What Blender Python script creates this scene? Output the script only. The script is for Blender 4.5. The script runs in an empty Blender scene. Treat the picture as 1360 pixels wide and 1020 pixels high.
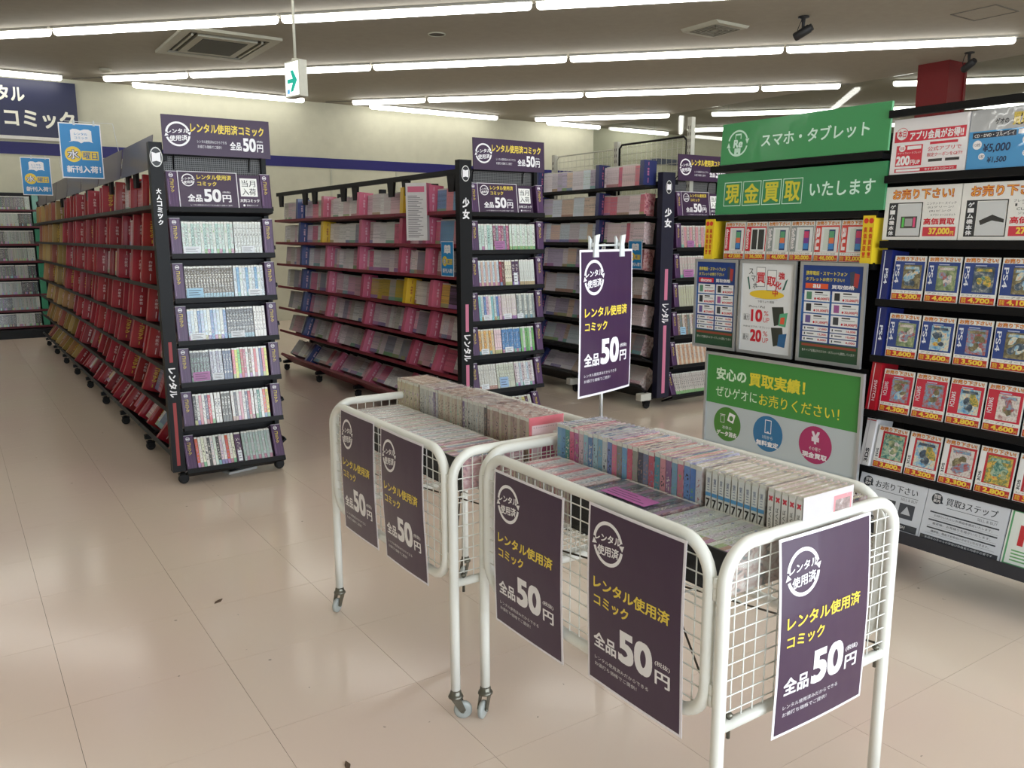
import bpy, math, random
from mathutils import Matrix, Vector
random.seed(7)
C = bpy.context.scene.collection
PI = math.pi
R = math.radians

def S(r, g, b, a=1.0):
    def f(c):
        c /= 255.0
        return c / 12.92 if c <= 0.04045 else ((c + 0.055) / 1.055) ** 2.4
    return (f(r), f(g), f(b), a)

# ------------------------------------------------------------------ camera, light, exposure
cam = bpy.data.objects.new('camera', bpy.data.cameras.new('camera'))
C.objects.link(cam)
cam.data.sensor_width = 36.0
cam.data.lens = 1102.8 / 1360 * 36
cam.data.clip_start = 0.05
cam.matrix_world = Matrix(((0.82933805, 0.09918855, -0.54987274, 0),
                           (-0.55874403, 0.14392378, -0.81675642, 0),
                           (-0.00187312, 0.98460529, 0.17478248, 1.35), (0, 0, 0, 1)))
sc = bpy.context.scene
sc.camera = cam
sc.view_settings.view_transform = 'Standard'
sc.view_settings.look = 'None'
sc.view_settings.gamma = 1.0
sc.view_settings.exposure = 0.4
sc.view_settings.use_curve_mapping = False
W = bpy.data.worlds.new('sky'); sc.world = W; W.use_nodes = True
W.node_tree.nodes['Background'].inputs[0].default_value = (0.75, 0.87, 1.0, 1)
W.node_tree.nodes['Background'].inputs[1].default_value = 3.0
TUBE = 7.0            # strength of the fluorescent tubes
DAY = 1.0
def area(name, loc, rot, sx, sy, power, col):
    l = bpy.data.lights.new(name, 'AREA'); l.shape = 'RECTANGLE'; l.size = sx; l.size_y = sy
    l.energy = power; l.color = col
    o = bpy.data.objects.new(name, l); C.objects.link(o); o.location = loc; o.rotation_euler = rot
    return o
# daylight entering by the shop windows behind the camera (window wall at y=-4, door wall at x=-5)
area('daylight_south', (3.0, -3.9, 1.5), (R(90), 0, 0), 9.0, 2.4, 260 * DAY, (0.86, 0.94, 1.0))

# ------------------------------------------------------------------ materials
MATS = {}
def nt(name):
    m = bpy.data.materials.new(name); m.use_nodes = True
    return m, m.node_tree.nodes, m.node_tree.links, m.node_tree.nodes['Principled BSDF']
def paint(name, col, rough=0.5, metal=0.0, coat=0.0, bump=0.0, bscale=200, emit=0, ior=1.45, coat_rough=0.1):
    if name in MATS: return MATS[name]
    m, N, L, B = nt(name)
    tc = N.new('ShaderNodeTexCoord'); n = N.new('ShaderNodeTexNoise'); n.inputs['Scale'].default_value = bscale / 8
    n.inputs['Detail'].default_value = 4
    L.new(tc.outputs['Object'], n.inputs['Vector'])
    mx = N.new('ShaderNodeMix'); mx.data_type = 'RGBA'
    mx.inputs[6].default_value = col; mx.inputs[7].default_value = tuple(c * 0.82 for c in col[:3]) + (1,)
    L.new(n.outputs['Fac'], mx.inputs[0]); L.new(mx.outputs[2], B.inputs['Base Color'])
    B.inputs['Roughness'].default_value = rough; B.inputs['Metallic'].default_value = metal
    B.inputs['IOR'].default_value = ior
    B.inputs['Coat Weight'].default_value = coat; B.inputs['Coat Roughness'].default_value = coat_rough
    if emit:
        B.inputs['Emission Color'].default_value = col; B.inputs['Emission Strength'].default_value = emit
    if bump:
        bp = N.new('ShaderNodeBump'); bp.inputs['Strength'].default_value = bump; bp.inputs['Distance'].default_value = 0.002
        n2 = N.new('ShaderNodeTexNoise'); n2.inputs['Scale'].default_value = bscale
        L.new(tc.outputs['Object'], n2.inputs['Vector']); L.new(n2.outputs['Fac'], bp.inputs['Height']); L.new(bp.outputs[0], B.inputs['Normal'])
    MATS[name] = m
    return m
def ink(name, rough, coat=0.0, coat_rough=0.1, bump=0.0, bscale=8.0):
    """Printed or moulded colour kept per face in the attribute Col."""
    m, N, L, B = nt(name)
    a = N.new('ShaderNodeAttribute'); a.attribute_name = 'Col'
    L.new(a.outputs['Color'], B.inputs['Base Color'])
    B.inputs['Roughness'].default_value = rough
    B.inputs['Coat Weight'].default_value = coat; B.inputs['Coat Roughness'].default_value = coat_rough
    if bump:
        tc = N.new('ShaderNodeTexCoord'); n = N.new('ShaderNodeTexNoise'); n.inputs['Scale'].default_value = bscale
        bp = N.new('ShaderNodeBump'); bp.inputs['Strength'].default_value = bump; bp.inputs['Distance'].default_value = 0.01
        L.new(tc.outputs['Object'], n.inputs['Vector']); L.new(n.outputs['Fac'], bp.inputs['Height']); L.new(bp.outputs[0], B.inputs['Normal'])
        L.new(bp.outputs[0], B.inputs['Coat Normal'])
    MATS[name] = m
    return m
INK = ink('printed ink', 0.42)
INKG = ink('laminated print', 0.34, coat=0.35, coat_rough=0.10, bump=0.25, bscale=7.0)
INKS = ink('glossy card print', 0.25, coat=1.0, coat_rough=0.04, bump=0.3, bscale=9.0)
PLASTIC = ink('coloured plastic', 0.35)

def art(name, seed, cols, scale=14):
    """mottled cover artwork"""
    m, N, L, B = nt(name)
    tc = N.new('ShaderNodeTexCoord'); mp = N.new('ShaderNodeMapping'); mp.inputs['Location'].default_value = (seed * 3.1, seed, seed * 1.7)
    n = N.new('ShaderNodeTexNoise'); n.inputs['Scale'].default_value = scale; n.inputs['Detail'].default_value = 9; n.inputs['Roughness'].default_value = 0.68; n.inputs['Distortion'].default_value = 0.4
    cr = N.new('ShaderNodeValToRGB'); cr.color_ramp.interpolation = 'LINEAR'
    L.new(tc.outputs['Object'], mp.inputs[0]); L.new(mp.outputs[0], n.inputs['Vector']); L.new(n.outputs['Fac'], cr.inputs[0])
    e = cr.color_ramp.elements
    e[0].position = 0.3; e[0].color = cols[0]; e[1].position = 0.72; e[1].color = cols[-1]
    for i, c in enumerate(cols[1:-1]):
        q = e.new(0.3 + 0.42 * (i + 1) / (len(cols) - 1)); q.color = c
    L.new(cr.outputs[0], B.inputs['Base Color']); B.inputs['Roughness'].default_value = 0.28
    B.inputs['Coat Weight'].default_value = 0.8
    return m

def book_mats(src):
    """spine, cover, pages. src: 'object' reads the object's colour, 'attr' the face attribute Col"""
    out = []
    for kind in ('spine', 'cover', 'pages'):
        m, N, L, B = nt('comic %s %s' % (kind, src))
        if src == 'object':
            s = N.new('ShaderNodeObjectInfo'); col = s.outputs['Color']
        else:
            s = N.new('ShaderNodeAttribute'); s.attribute_name = 'Col'; col = s.outputs['Color']
        if kind == 'pages':
            tc = N.new('ShaderNodeTexCoord'); n = N.new('ShaderNodeTexWave'); n.inputs['Scale'].default_value = 60
            L.new(tc.outputs['Object'], n.inputs['Vector'])
            mx = N.new('ShaderNodeMix'); mx.data_type = 'RGBA'; mx.inputs[6].default_value = S(232, 228, 212); mx.inputs[7].default_value = S(206, 198, 178)
            L.new(n.outputs['Fac'], mx.inputs[0]); L.new(mx.outputs[2], B.inputs['Base Color']); B.inputs['Roughness'].default_value = 0.6
            out.append(m); continue
        uv = N.new('ShaderNodeUVMap'); uv.uv_map = 'UVMap'
        sep = N.new('ShaderNodeSeparateXYZ'); L.new(uv.outputs[0], sep.inputs[0])
        def math_(op, a, b=None, c=None):
            q = N.new('ShaderNodeMath'); q.operation = op
            for i, v in enumerate((a, b, c)):
                if v is None: continue
                if isinstance(v, (int, float)): q.inputs[i].default_value = v
                else: L.new(v, q.inputs[i])
            return q.outputs[0]
        def mix(f, a, b):
            q = N.new('ShaderNodeMix'); q.data_type = 'RGBA'
            for i, v in ((0, f), (6, a), (7, b)):
                if isinstance(v, (int, float, tuple)): q.inputs[i].default_value = v
                else: L.new(v, q.inputs[i])
            return q.outputs[2]
        sc_ = N.new('ShaderNodeSeparateColor'); L.new(col, sc_.inputs[0])
        seed = math_('ADD', math_('MULTIPLY', sc_.outputs[0], 37.0), math_('ADD', math_('MULTIPLY', sc_.outputs[1], 91.0), math_('MULTIPLY', sc_.outputs[2], 53.0)))
        lum = math_('ADD', math_('MULTIPLY', sc_.outputs[0], 0.3), math_('ADD', math_('MULTIPLY', sc_.outputs[1], 0.6), math_('MULTIPLY', sc_.outputs[2], 0.1)))
        dark = math_('LESS_THAN', lum, 0.22)
        comb = N.new('ShaderNodeCombineXYZ')
        n = N.new('ShaderNodeTexNoise'); n.inputs['Scale'].default_value = 1.0; n.inputs['Detail'].default_value = 3
        if kind == 'spine':
            L.new(math_('MULTIPLY', sep.outputs[0], 3.2), comb.inputs[0]); L.new(math_('MULTIPLY', sep.outputs[1], 30.0), comb.inputs[1]); L.new(seed, comb.inputs[2])
            L.new(comb.outputs[0], n.inputs['Vector'])
            t = math_('GREATER_THAN', n.outputs['Fac'], 0.57)
            a = math_('MULTIPLY', math_('GREATER_THAN', sep.outputs[1], 0.22), math_('LESS_THAN', sep.outputs[1], 0.84))
            b = math_('MULTIPLY', math_('GREATER_THAN', sep.outputs[0], 0.18), math_('LESS_THAN', sep.outputs[0], 0.82))
            t = math_('MULTIPLY', t, math_('MULTIPLY', a, b))
            inkc = mix(dark, S(45, 48, 62), S(222, 218, 205))
            # a second, saturated tone picked by the seed
            hs = N.new('ShaderNodeCombineColor'); hs.mode = 'HSV'
            L.new(math_('FRACT', seed), hs.inputs[0]); hs.inputs[1].default_value = 0.55; hs.inputs[2].default_value = 0.45
            two = math_('GREATER_THAN', math_('FRACT', math_('MULTIPLY', seed, 3.3)), 0.55)
            inkc = mix(two, inkc, hs.outputs[0])
            base = mix(math_('GREATER_THAN', sep.outputs[1], 0.945), col, S(226, 226, 218))
            band = math_('MULTIPLY', math_('LESS_THAN', sep.outputs[1], 0.17), math_('GREATER_THAN', math_('FRACT', math_('MULTIPLY', seed, 7.7)), 0.5))
            base = mix(band, base, hs.outputs[0])
            final = mix(t, base, inkc)
        else:
            L.new(math_('MULTIPLY', sep.outputs[0], 5.0), comb.inputs[0]); L.new(math_('MULTIPLY', sep.outputs[1], 7.0), comb.inputs[1]); L.new(seed, comb.inputs[2])
            n.inputs['Distortion'].default_value = 1.0; L.new(comb.outputs[0], n.inputs['Vector'])
            cr = N.new('ShaderNodeValToRGB'); e = cr.color_ramp.elements
            e[0].position = 0.36; e[0].color = S(60, 56, 70); e[1].position = 0.62; e[1].color = S(226, 214, 208)
            q = e.new(0.46); q.color = S(196, 140, 130)
            L.new(n.outputs['Fac'], cr.inputs[0])
            final = mix(0.55, col, cr.outputs[0])
        L.new(final, B.inputs['Base Color'])
        B.inputs['Roughness'].default_value = 0.34; B.inputs['Coat Weight'].default_value = 0.6; B.inputs['Coat Roughness'].default_value = 0.12
        out.append(m)
    return out
BOOK_O = book_mats('object'); BOOK_A = book_mats('attr')

def thin_ior(N, L, fr, ior):
    """same reflectance from both sides of a thin sheet"""
    g = N.new('ShaderNodeNewGeometry'); q = N.new('ShaderNodeMix'); q.data_type = 'FLOAT'
    q.inputs[2].default_value = ior; q.inputs[3].default_value = 1 / ior
    L.new(g.outputs['Backfacing'], q.inputs[0]); L.new(q.outputs[0], fr.inputs['IOR'])
def film(name, gloss=0.01, scale=26.0):
    """clear shrink wrap, crinkled"""
    m, N, L, B = nt(name); N.remove(B)
    tr = N.new('ShaderNodeBsdfTransparent'); tr.inputs[0].default_value = (0.97, 0.97, 0.96, 1)
    gl = N.new('ShaderNodeBsdfGlossy'); gl.inputs['Roughness'].default_value = 0.09
    fr = N.new('ShaderNodeFresnel'); thin_ior(N, L, fr, 1.4)
    ad = N.new('ShaderNodeMath'); ad.operation = 'ADD'; ad.inputs[1].default_value = gloss; ad.use_clamp = True
    tc = N.new('ShaderNodeTexCoord'); mp = N.new('ShaderNodeMapping'); mp.inputs['Rotation'].default_value = (0.3, 0.4, 0.5); mp.inputs['Scale'].default_value = (1, 2.6, 1.4)
    n = N.new('ShaderNodeTexNoise'); n.inputs['Scale'].default_value = scale; n.inputs['Detail'].default_value = 3; n.inputs['Distortion'].default_value = 1.6
    bp = N.new('ShaderNodeBump'); bp.inputs['Strength'].default_value = 0.55; bp.inputs['Distance'].default_value = 0.006
    mx = N.new('ShaderNodeMixShader')
    L.new(tc.outputs['Object'], mp.inputs[0]); L.new(mp.outputs[0], n.inputs['Vector']); L.new(n.outputs['Fac'], bp.inputs['Height'])
    L.new(bp.outputs[0], gl.inputs['Normal']); pass
    hf = N.new('ShaderNodeMath'); hf.operation = 'MULTIPLY'; hf.inputs[1].default_value = 0.6; L.new(fr.outputs[0], hf.inputs[0])
    L.new(hf.outputs[0], ad.inputs[0]); L.new(ad.outputs[0], mx.inputs[0]); L.new(tr.outputs[0], mx.inputs[1]); L.new(gl.outputs[0], mx.inputs[2])
    L.new(mx.outputs[0], N['Material Output'].inputs[0])
    return m
FILM = film('clear shrink wrap')

BLACK = paint('black coated steel', S(18, 18, 20), 0.45, bump=0.1, ior=1.3)
RED_STEEL = paint('red coated steel', S(126, 32, 48), 0.45)
WHITE_TUBE = paint('white coated tube', S(240, 240, 232), 0.38, coat=0.3, bscale=60)
RUBBER = paint('black rubber', S(26, 26, 28), 0.6)
GREY_WHEEL = paint('grey nylon wheel', S(168, 172, 168), 0.35)
STEEL = paint('zinc steel', S(120, 118, 108), 0.35, metal=0.8)
DARKROD = paint('dark rod', S(70, 62, 52), 0.5)
ALU = paint('brushed aluminium', S(196, 198, 200), 0.34, metal=0.6)
CLEARP = paint('clear acrylic', S(220, 224, 224), 0.2)

# ------------------------------------------------------------------ mesh builder
class MB:
    def __init__(s): s.v = []; s.f = []; s.c = []; s.uv = []; s.m = []; s.sm = []
    def face(s, idx, col=None, uv=None, mi=0, smooth=False):
        s.f.append(idx); s.c.append(col or (0.5, 0.5, 0.5, 1)); s.uv.append(uv); s.m.append(mi); s.sm.append(smooth)
    def quad(s, pts, col=None, uv=None, mi=0):
        b = len(s.v); s.v += [tuple(p) for p in pts]; s.face(list(range(b, b + len(pts))), col, uv, mi)
    def box(s, x0, x1, y0, y1, z0, z1, col=None, mt=None, mi=0):
        b = len(s.v)
        for z in (z0, z1):
            for x, y in ((x0, y0), (x1, y0), (x1, y1), (x0, y1)):
                p = Vector((x, y, z)); s.v.append(tuple(mt @ p) if mt else tuple(p))
        for q in ((3, 2, 1, 0), (4, 5, 6, 7), (0, 1, 5, 4), (1, 2, 6, 5), (2, 3, 7, 6), (3, 0, 4, 7)):
            s.face([b + i for i in q], col, None, mi)
    def prism(s, poly, y0, y1, col=None, axis='y'):
        """extrude an outline; axis y: points are (x,z), axis x: points are (y,z), axis z: points are (x,y)"""
        b = len(s.v); n = len(poly)
        def P(p, t): return {'y': (p[0], t, p[1]), 'x': (t, p[0], p[1]), 'z': (p[0], p[1], t)}[axis]
        s.v += [P(p, y0) for p in poly] + [P(p, y1) for p in poly]
        s.face([b + i for i in range(n)], col); s.face([b + n + i for i in range(n)][::-1], col)
        for i in range(n):
            j = (i + 1) % n; s.face([b + i, b + n + i, b + n + j, b + j], col)
    def tube(s, pts, r, n=10, col=None, closed=False, cap=True):
        pts = [Vector(p) for p in pts]; b = len(s.v); k = len(pts); up = None
        for i, p in enumerate(pts):
            if closed: d = (pts[(i + 1) % k] - pts[i - 1]).normalized()
            else: d = (pts[min(i + 1, k - 1)] - pts[max(i - 1, 0)]).normalized()
            if up is None:
                up = Vector((0, 0, 1)) if abs(d.z) < 0.9 else Vector((1, 0, 0))
            sd = d.cross(up).normalized(); up = sd.cross(d).normalized()
            for j in range(n):
                a = 2 * PI * j / n
                s.v.append(tuple(p + (sd * math.cos(a) + up * math.sin(a)) * r))
        for i in range(k if closed else k - 1):
            i2 = (i + 1) % k
            for j in range(n):
                j2 = (j + 1) % n
                s.face([b + i * n + j, b + i * n + j2, b + i2 * n + j2, b + i2 * n + j], col, smooth=True)
        if cap and not closed:
            s.face([b + j for j in range(n)][::-1], col); s.face([b + (k - 1) * n + j for j in range(n)], col)
    def lathe(s, prof, n=20, axis='z', c=(0, 0, 0), col=None):
        b = len(s.v)
        for (r, t) in prof:
            for j in range(n):
                a = 2 * PI * j / n; u, w = r * math.cos(a), r * math.sin(a)
                p = {'z': (u, w, t), 'x': (t, u, w), 'y': (u, t, w)}[axis]
                s.v.append((p[0] + c[0], p[1] + c[1], p[2] + c[2]))
        for i in range(len(prof) - 1):
            for j in range(n):
                j2 = (j + 1) % n
                s.face([b + i * n + j, b + i * n + j2, b + (i + 1) * n + j2, b + (i + 1) * n + j], col, smooth=True)
        s.face([b + j for j in range(n)][::-1], col); s.face([b + (len(prof) - 1) * n + j for j in range(n)], col)
    def mesh(s, name, mats, uv=False):
        me = bpy.data.meshes.new(name); me.from_pydata(s.v, [], s.f)
        for m in (mats if isinstance(mats, (list, tuple)) else [mats]): me.materials.append(m)
        me.polygons.foreach_set('material_index', s.m); me.polygons.foreach_set('use_smooth', s.sm)
        ca = me.color_attributes.new('Col', 'FLOAT_COLOR', 'CORNER'); buf = []
        for f, c in zip(s.f, s.c): buf += list(c if len(c) == 4 else tuple(c) + (1,)) * len(f)
        ca.data.foreach_set('color', buf)
        if uv:
            ul = me.uv_layers.new(name='UVMap'); ub = []
            for f, q in zip(s.f, s.uv):
                if q is None: ub += [0.5, 0.5] * len(f)
                else:
                    for t in q: ub += list(t)
            ul.data.foreach_set('uv', ub)
        me.update()
        return me
    def build(s, name, mats, parent=None, loc=(0, 0, 0), rot=(0, 0, 0), uv=False, kind=None):
        return link(name, s.mesh(name, mats, uv), parent, loc, rot, kind)
def link(name, me, parent=None, loc=(0, 0, 0), rot=(0, 0, 0), kind=None):
    o = bpy.data.objects.new(name, me); C.objects.link(o)
    o.location = loc; o.rotation_euler = rot
    if parent: o.parent = parent
    if kind: o['kind'] = kind
    return o
def tag(o, label, cat, group=None):
    o['label'] = label; o['category'] = cat
    if group: o['group'] = group
    return o
def thing(name, label, cat, loc=(0, 0, 0), rot=(0, 0, 0), group=None):
    o = bpy.data.objects.new(name, None); o.empty_display_size = 0.05; C.objects.link(o)
    o.location = loc; o.rotation_euler = rot
    return tag(o, label, cat, group)
ORD = 'first second third fourth fifth sixth seventh eighth ninth tenth eleventh twelfth thirteenth fourteenth fifteenth sixteenth seventeenth eighteenth nineteenth twentieth'.split()
TENS = ['', '', 'twenty', 'thirty', 'forty', 'fifty', 'sixty', 'seventy', 'eighty', 'ninety']
def ordw(n):
    if n <= 20: return ORD[n - 1]
    t, u = divmod(n, 10)
    if u == 0: return TENS[t][:-1] + 'ieth'
    return TENS[t] + '-' + ORD[u - 1]

# ------------------------------------------------------------------ lettering
_G = {}
def glyphs(s, bold):
    k = (s, bold)
    if k in _G: return _G[k]
    cu = bpy.data.curves.new('t', 'FONT'); cu.body = s; cu.size = 1.0; cu.resolution_u = 2 if any(ord(ch) > 255 for ch in s) else 5; cu.fill_mode = 'FRONT'
    o = bpy.data.objects.new('t', cu); C.objects.link(o)
    dg = bpy.context.evaluated_depsgraph_get()
    me = bpy.data.meshes.new_from_object(o.evaluated_get(dg))
    vs = [(v.co.x, v.co.y, 0.0) for v in me.vertices]; fs = [tuple(p.vertices) for p in me.polygons]
    ups = [p.normal.z > 0 for p in me.polygons]
    fs = [f if u else f[::-1] for f, u in zip(fs, ups)]
    bpy.data.objects.remove(o); bpy.data.meshes.remove(me); bpy.data.curves.remove(cu)
    if bold > 0.011:      # heavier weight: the same outline printed again a little up, down and across
        b_ = bold * 0.75; v0, f0, k0 = vs, fs, len(vs); vs, fs = [], []
        for q, (dx, dy) in enumerate(((-b_, -b_), (b_, -b_), (b_, b_), (-b_, b_)) if bold > 0.02 else ((-b_, 0), (b_, 0))):
            vs += [(x + dx, y + dy, q * 0.16) for x, y, _ in v0]; fs += [tuple(i + q * k0 for i in f) for f in f0]
    if vs:
        x0 = min(v[0] for v in vs); x1 = max(v[0] for v in vs); y0 = min(v[1] for v in vs); y1 = max(v[1] for v in vs)
    else: x0 = y0 = 0; x1 = y1 = 1
    _G[k] = ([((x - x0) / max(x1 - x0, 1e-6), (y - y0) / max(y1 - y0, 1e-6), l_) for x, y, l_ in vs], fs)
    return _G[k]
LS = 0.00025   # height of one printed layer
class Print(MB):
    """flat print; u runs left to right, v top to bottom, both 0..1; faces -y, bottom edge at z=0, centred on x"""
    def __init__(s, w, h, warp=None):
        super().__init__(); s.w = w; s.h = h; s.warp = warp; s.ls = max(LS, w * 0.0006)
    def P(s, u, v, layer):
        x = (u - 0.5) * s.w; z = (1 - v) * s.h
        y = -0.0006 - s.ls * layer
        if s.warp: y += s.warp(u, v)
        return (x, y, z)
    def poly(s, pts, col, layer=1):
        b = len(s.v); s.v += [s.P(u, v, layer) for u, v in pts]; s.face(list(range(b, b + len(pts))), col)
    def rect(s, u0, v0, u1, v1, col, layer=1, n=1):
        if s.warp: n = max(n, 8)
        for i in range(n):
            for j in range(n if s.warp else 1):
                m = n if s.warp else 1
                a, b = u0 + (u1 - u0) * i / n, u0 + (u1 - u0) * (i + 1) / n
                c, d = v0 + (v1 - v0) * j / m, v0 + (v1 - v0) * (j + 1) / m
                s.poly([(a, d), (b, d), (b, c), (a, c)], col, layer)
    def frame(s, u0, v0, u1, v1, t, col, layer=1):
        tu = t / s.w; tv = t / s.h
        s.rect(u0, v0, u1, v0 + tv, col, layer); s.rect(u0, v1 - tv, u1, v1, col, layer)
        s.rect(u0, v0 + tv, u0 + tu, v1 - tv, col, layer); s.rect(u1 - tu, v0 + tv, u1, v1 - tv, col, layer)
    def disc(s, u, v, r, col, layer=1, n=28, sx=1.0):
        """r in metres"""
        s.poly([(u + r * sx * math.cos(2 * PI * i / n) / s.w, v - r * math.sin(2 * PI * i / n) / s.h) for i in range(n)], col, layer)
    def arc(s, u, v, r0, r1, a0, a1, col, layer=1, n=14):
        for i in range(n):
            a, b = R(a0 + (a1 - a0) * i / n), R(a0 + (a1 - a0) * (i + 1) / n)
            s.poly([(u + r0 * math.cos(a) / s.w, v - r0 * math.sin(a) / s.h), (u + r1 * math.cos(a) / s.w, v - r1 * math.sin(a) / s.h),
                    (u + r1 * math.cos(b) / s.w, v - r1 * math.sin(b) / s.h), (u + r0 * math.cos(b) / s.w, v - r0 * math.sin(b) / s.h)], col, layer)
    def text(s, t, u0, v0, u1, v1, col, bold=0.0, layer=2, slant=0.0, rise=0.0):
        vs, fs = glyphs(t, bold); b = len(s.v)
        for x, y, l_ in vs:
            u = u0 + (u1 - u0) * x; v = v1 - (v1 - v0) * y
            u += slant * y * (v1 - v0); v -= rise * x
            s.v.append(s.P(u, v, layer + l_))
        for f in fs: s.face([b + i for i in f], col)
    def vtext(s, t, u0, v0, u1, v1, col, bold=0.02, layer=2):
        n = len(t); g = (v1 - v0) / n
        for i, ch in enumerate(t):
            s.text(ch, u0, v0 + g * (i + 0.08), u1, v0 + g * (i + 0.92), col, bold, layer)
    def rot_text(s, t, u0, v0, u1, v1, col, bold=0.01, layer=2):
        """text running downwards, turned a quarter clockwise"""
        vs, fs = glyphs(t, bold); b = len(s.v)
        for x, y, l_ in vs: s.v.append(s.P(u0 + (u1 - u0) * y, v0 + (v1 - v0) * x, layer + l_))
        for f in fs: s.face([b + i for i in f], col)
    def rot_text_up(s, t, u0, v0, u1, v1, col, bold=0.01, layer=2):
        vs, fs = glyphs(t, bold); b = len(s.v)
        for x, y, l_ in vs: s.v.append(s.P(u1 - (u1 - u0) * y, v1 - (v1 - v0) * x, layer + l_))
        for f in fs: s.face([b + i for i in f], col)

WHITE = S(240, 238, 240); YEL = S(236, 210, 74); PURPLE = S(54, 28, 62); OFFW = S(226, 224, 228)
def emblem(p, u, v, r, layer=2, col=WHITE):
    t = r * 0.16
    p.arc(u, v, r - t, r, 18, 172, col, layer); p.arc(u, v, r - t, r, 198, 352, col, layer)
    for a in (12, 192):
        c, s_ = math.cos(R(a)), math.sin(R(a)); rr = r - t / 2
        cx, cz = rr * c, rr * s_
        tx, tz = s_, -c
        pts = []
        for dx, dz in ((0.17 * c, 0.17 * s_), (-0.17 * c, -0.17 * s_), (0.26 * tx, 0.26 * tz)):
            pts.append((u + (cx + dx * r) / p.w, v - (cz + dz * r) / p.h))
        p.poly(pts, col, layer)
    w = r * 0.86 / p.w; h = r / p.h
    p.text('レンタル', u - w, v - 0.36 * h, u + w, v + 0.0 * h, col, 0.03, layer + 1, rise=0.14 * h)
    p.text('使用済', u - w * 0.8, v + 0.16 * h, u + w * 0.86, v + 0.62 * h, col, 0.03, layer + 1, rise=0.14 * h)

def sheet(w, h, t, warp, colf, colb, n=10):
    m = MB(); b = 0
    for side, y in ((0, 0.0), (1, t)):
        for j in range(n + 1):
            for i in range(n + 1):
                u, v = i / n, j / n
                m.v.append(((u - 0.5) * w, y + (warp(u, v) if warp else 0), (1 - v) * h))
    k = (n + 1) ** 2
    for j in range(n):
        for i in range(n):
            a = j * (n + 1) + i
            m.face([a, a + n + 1, a + n + 2, a + 1], colf); m.face([k + a, k + a + 1, k + a + n + 2, k + a + n + 1], colb)
    for i in range(n):
        for a, b_ in ((i, i + 1), (n * (n + 1) + i + 1, n * (n + 1) + i), ((i + 1) * (n + 1), i * (n + 1)), (i * (n + 1) + n, (i + 1) * (n + 1) + n)):
            m.face([a, b_, k + b_, k + a], colf)
    return m

def sign(name, label, cat, pr, t=0.004, mat=None, back=None, loc=(0, 0, 0), rot=(0, 0, 0), base=WHITE, frame=None, part='board', group=None):
    """a board with its print; pr is the Print drawn on it"""
    root = thing(name, label, cat, loc, rot, group)
    m = mat or INK
    n = 10 if pr.warp else 1
    sheet(pr.w, pr.h, t, pr.warp, base, back or base, n).build(part, m, root)
    pr.build('lettering', m, root)
    if frame:
        fm, fw, ft = frame
        f = MB(); w, h = pr.w / 2, pr.h
        for (x0, x1, z0, z1) in ((-w - fw, w + fw, h, h + fw), (-w - fw, w + fw, -fw, 0), (-w - fw, -w, 0, h), (w, w + fw, 0, h)):
            f.box(x0, x1, -ft, t + 0.002, z0, z1)
        f.build('frame', fm, root)
    return root

# ---- the shop's used-comic sale designs
def sale_poster(warp=None):
    p = Print(0.297, 0.42, warp)
    p.rect(0.022, 0.015, 0.978, 0.985, PURPLE, 0, 8)
    emblem(p, 0.235, 0.185, 0.05)
    p.text('レンタル使用済', 0.08, 0.385, 0.88, 0.455, YEL, 0.03)
    p.text('コミック', 0.085, 0.485, 0.475, 0.548, YEL, 0.03)
    p.text('全品', 0.08, 0.70, 0.34, 0.79, WHITE, 0.035)
    p.text('50', 0.365, 0.61, 0.72, 0.79, WHITE, 0.05)
    p.text('円', 0.745, 0.715, 0.89, 0.79, WHITE, 0.035)
    p.text('(税抜)', 0.745, 0.665, 0.89, 0.695, WHITE, 0.015)
    p.text('レンタル使用済みだからできる', 0.09, 0.84, 0.68, 0.862, OFFW, 0.0)
    p.text('お値打ち価格でご提供！', 0.09, 0.878, 0.56, 0.90, OFFW, 0.0)
    return p
def header_print(w=0.56, h=0.20):
    p = Print(w, h)
    p.rect(0, 0, 1, 1, PURPLE, 0)
    emblem(p, 0.14, 0.48, 0.062)
    p.text('レンタル使用済コミック', 0.255, 0.17, 0.945, 0.42, YEL, 0.03)
    p.text('レンタル使用済みだからできる', 0.31, 0.60, 0.58, 0.68, OFFW)
    p.text('お値打ち価格でご提供！', 0.31, 0.73, 0.53, 0.81, OFFW)
    p.text('全品', 0.61, 0.60, 0.72, 0.82, WHITE, 0.035)
    p.text('50', 0.735, 0.48, 0.86, 0.84, WHITE, 0.045)
    p.text('円', 0.87, 0.63, 0.93, 0.84, WHITE, 0.03)
    p.text('(税抜)', 0.87, 0.53, 0.93, 0.59, WHITE, 0.01)
    return p
def shelf_sign_print(w=0.31, h=0.195):
    p = Print(w, h)
    p.rect(0.015, 0.02, 0.985, 0.98, PURPLE, 0)
    emblem(p, 0.17, 0.24, 0.033)
    p.text('レンタル使用済', 0.32, 0.08, 0.90, 0.22, YEL, 0.025)
    p.text('コミック', 0.32, 0.27, 0.64, 0.39, YEL, 0.025)
    p.text('全品', 0.14, 0.62, 0.38, 0.82, WHITE, 0.035)
    p.text('50', 0.41, 0.47, 0.70, 0.82, WHITE, 0.045)
    p.text('円', 0.72, 0.62, 0.87, 0.82, WHITE, 0.03)
    p.text('(税抜)', 0.73, 0.52, 0.86, 0.58, WHITE, 0.01)
    p.text('レンタル使用済みだからできるお値打ち価格でご提供！', 0.18, 0.89, 0.88, 0.93, OFFW)
    return p
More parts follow.
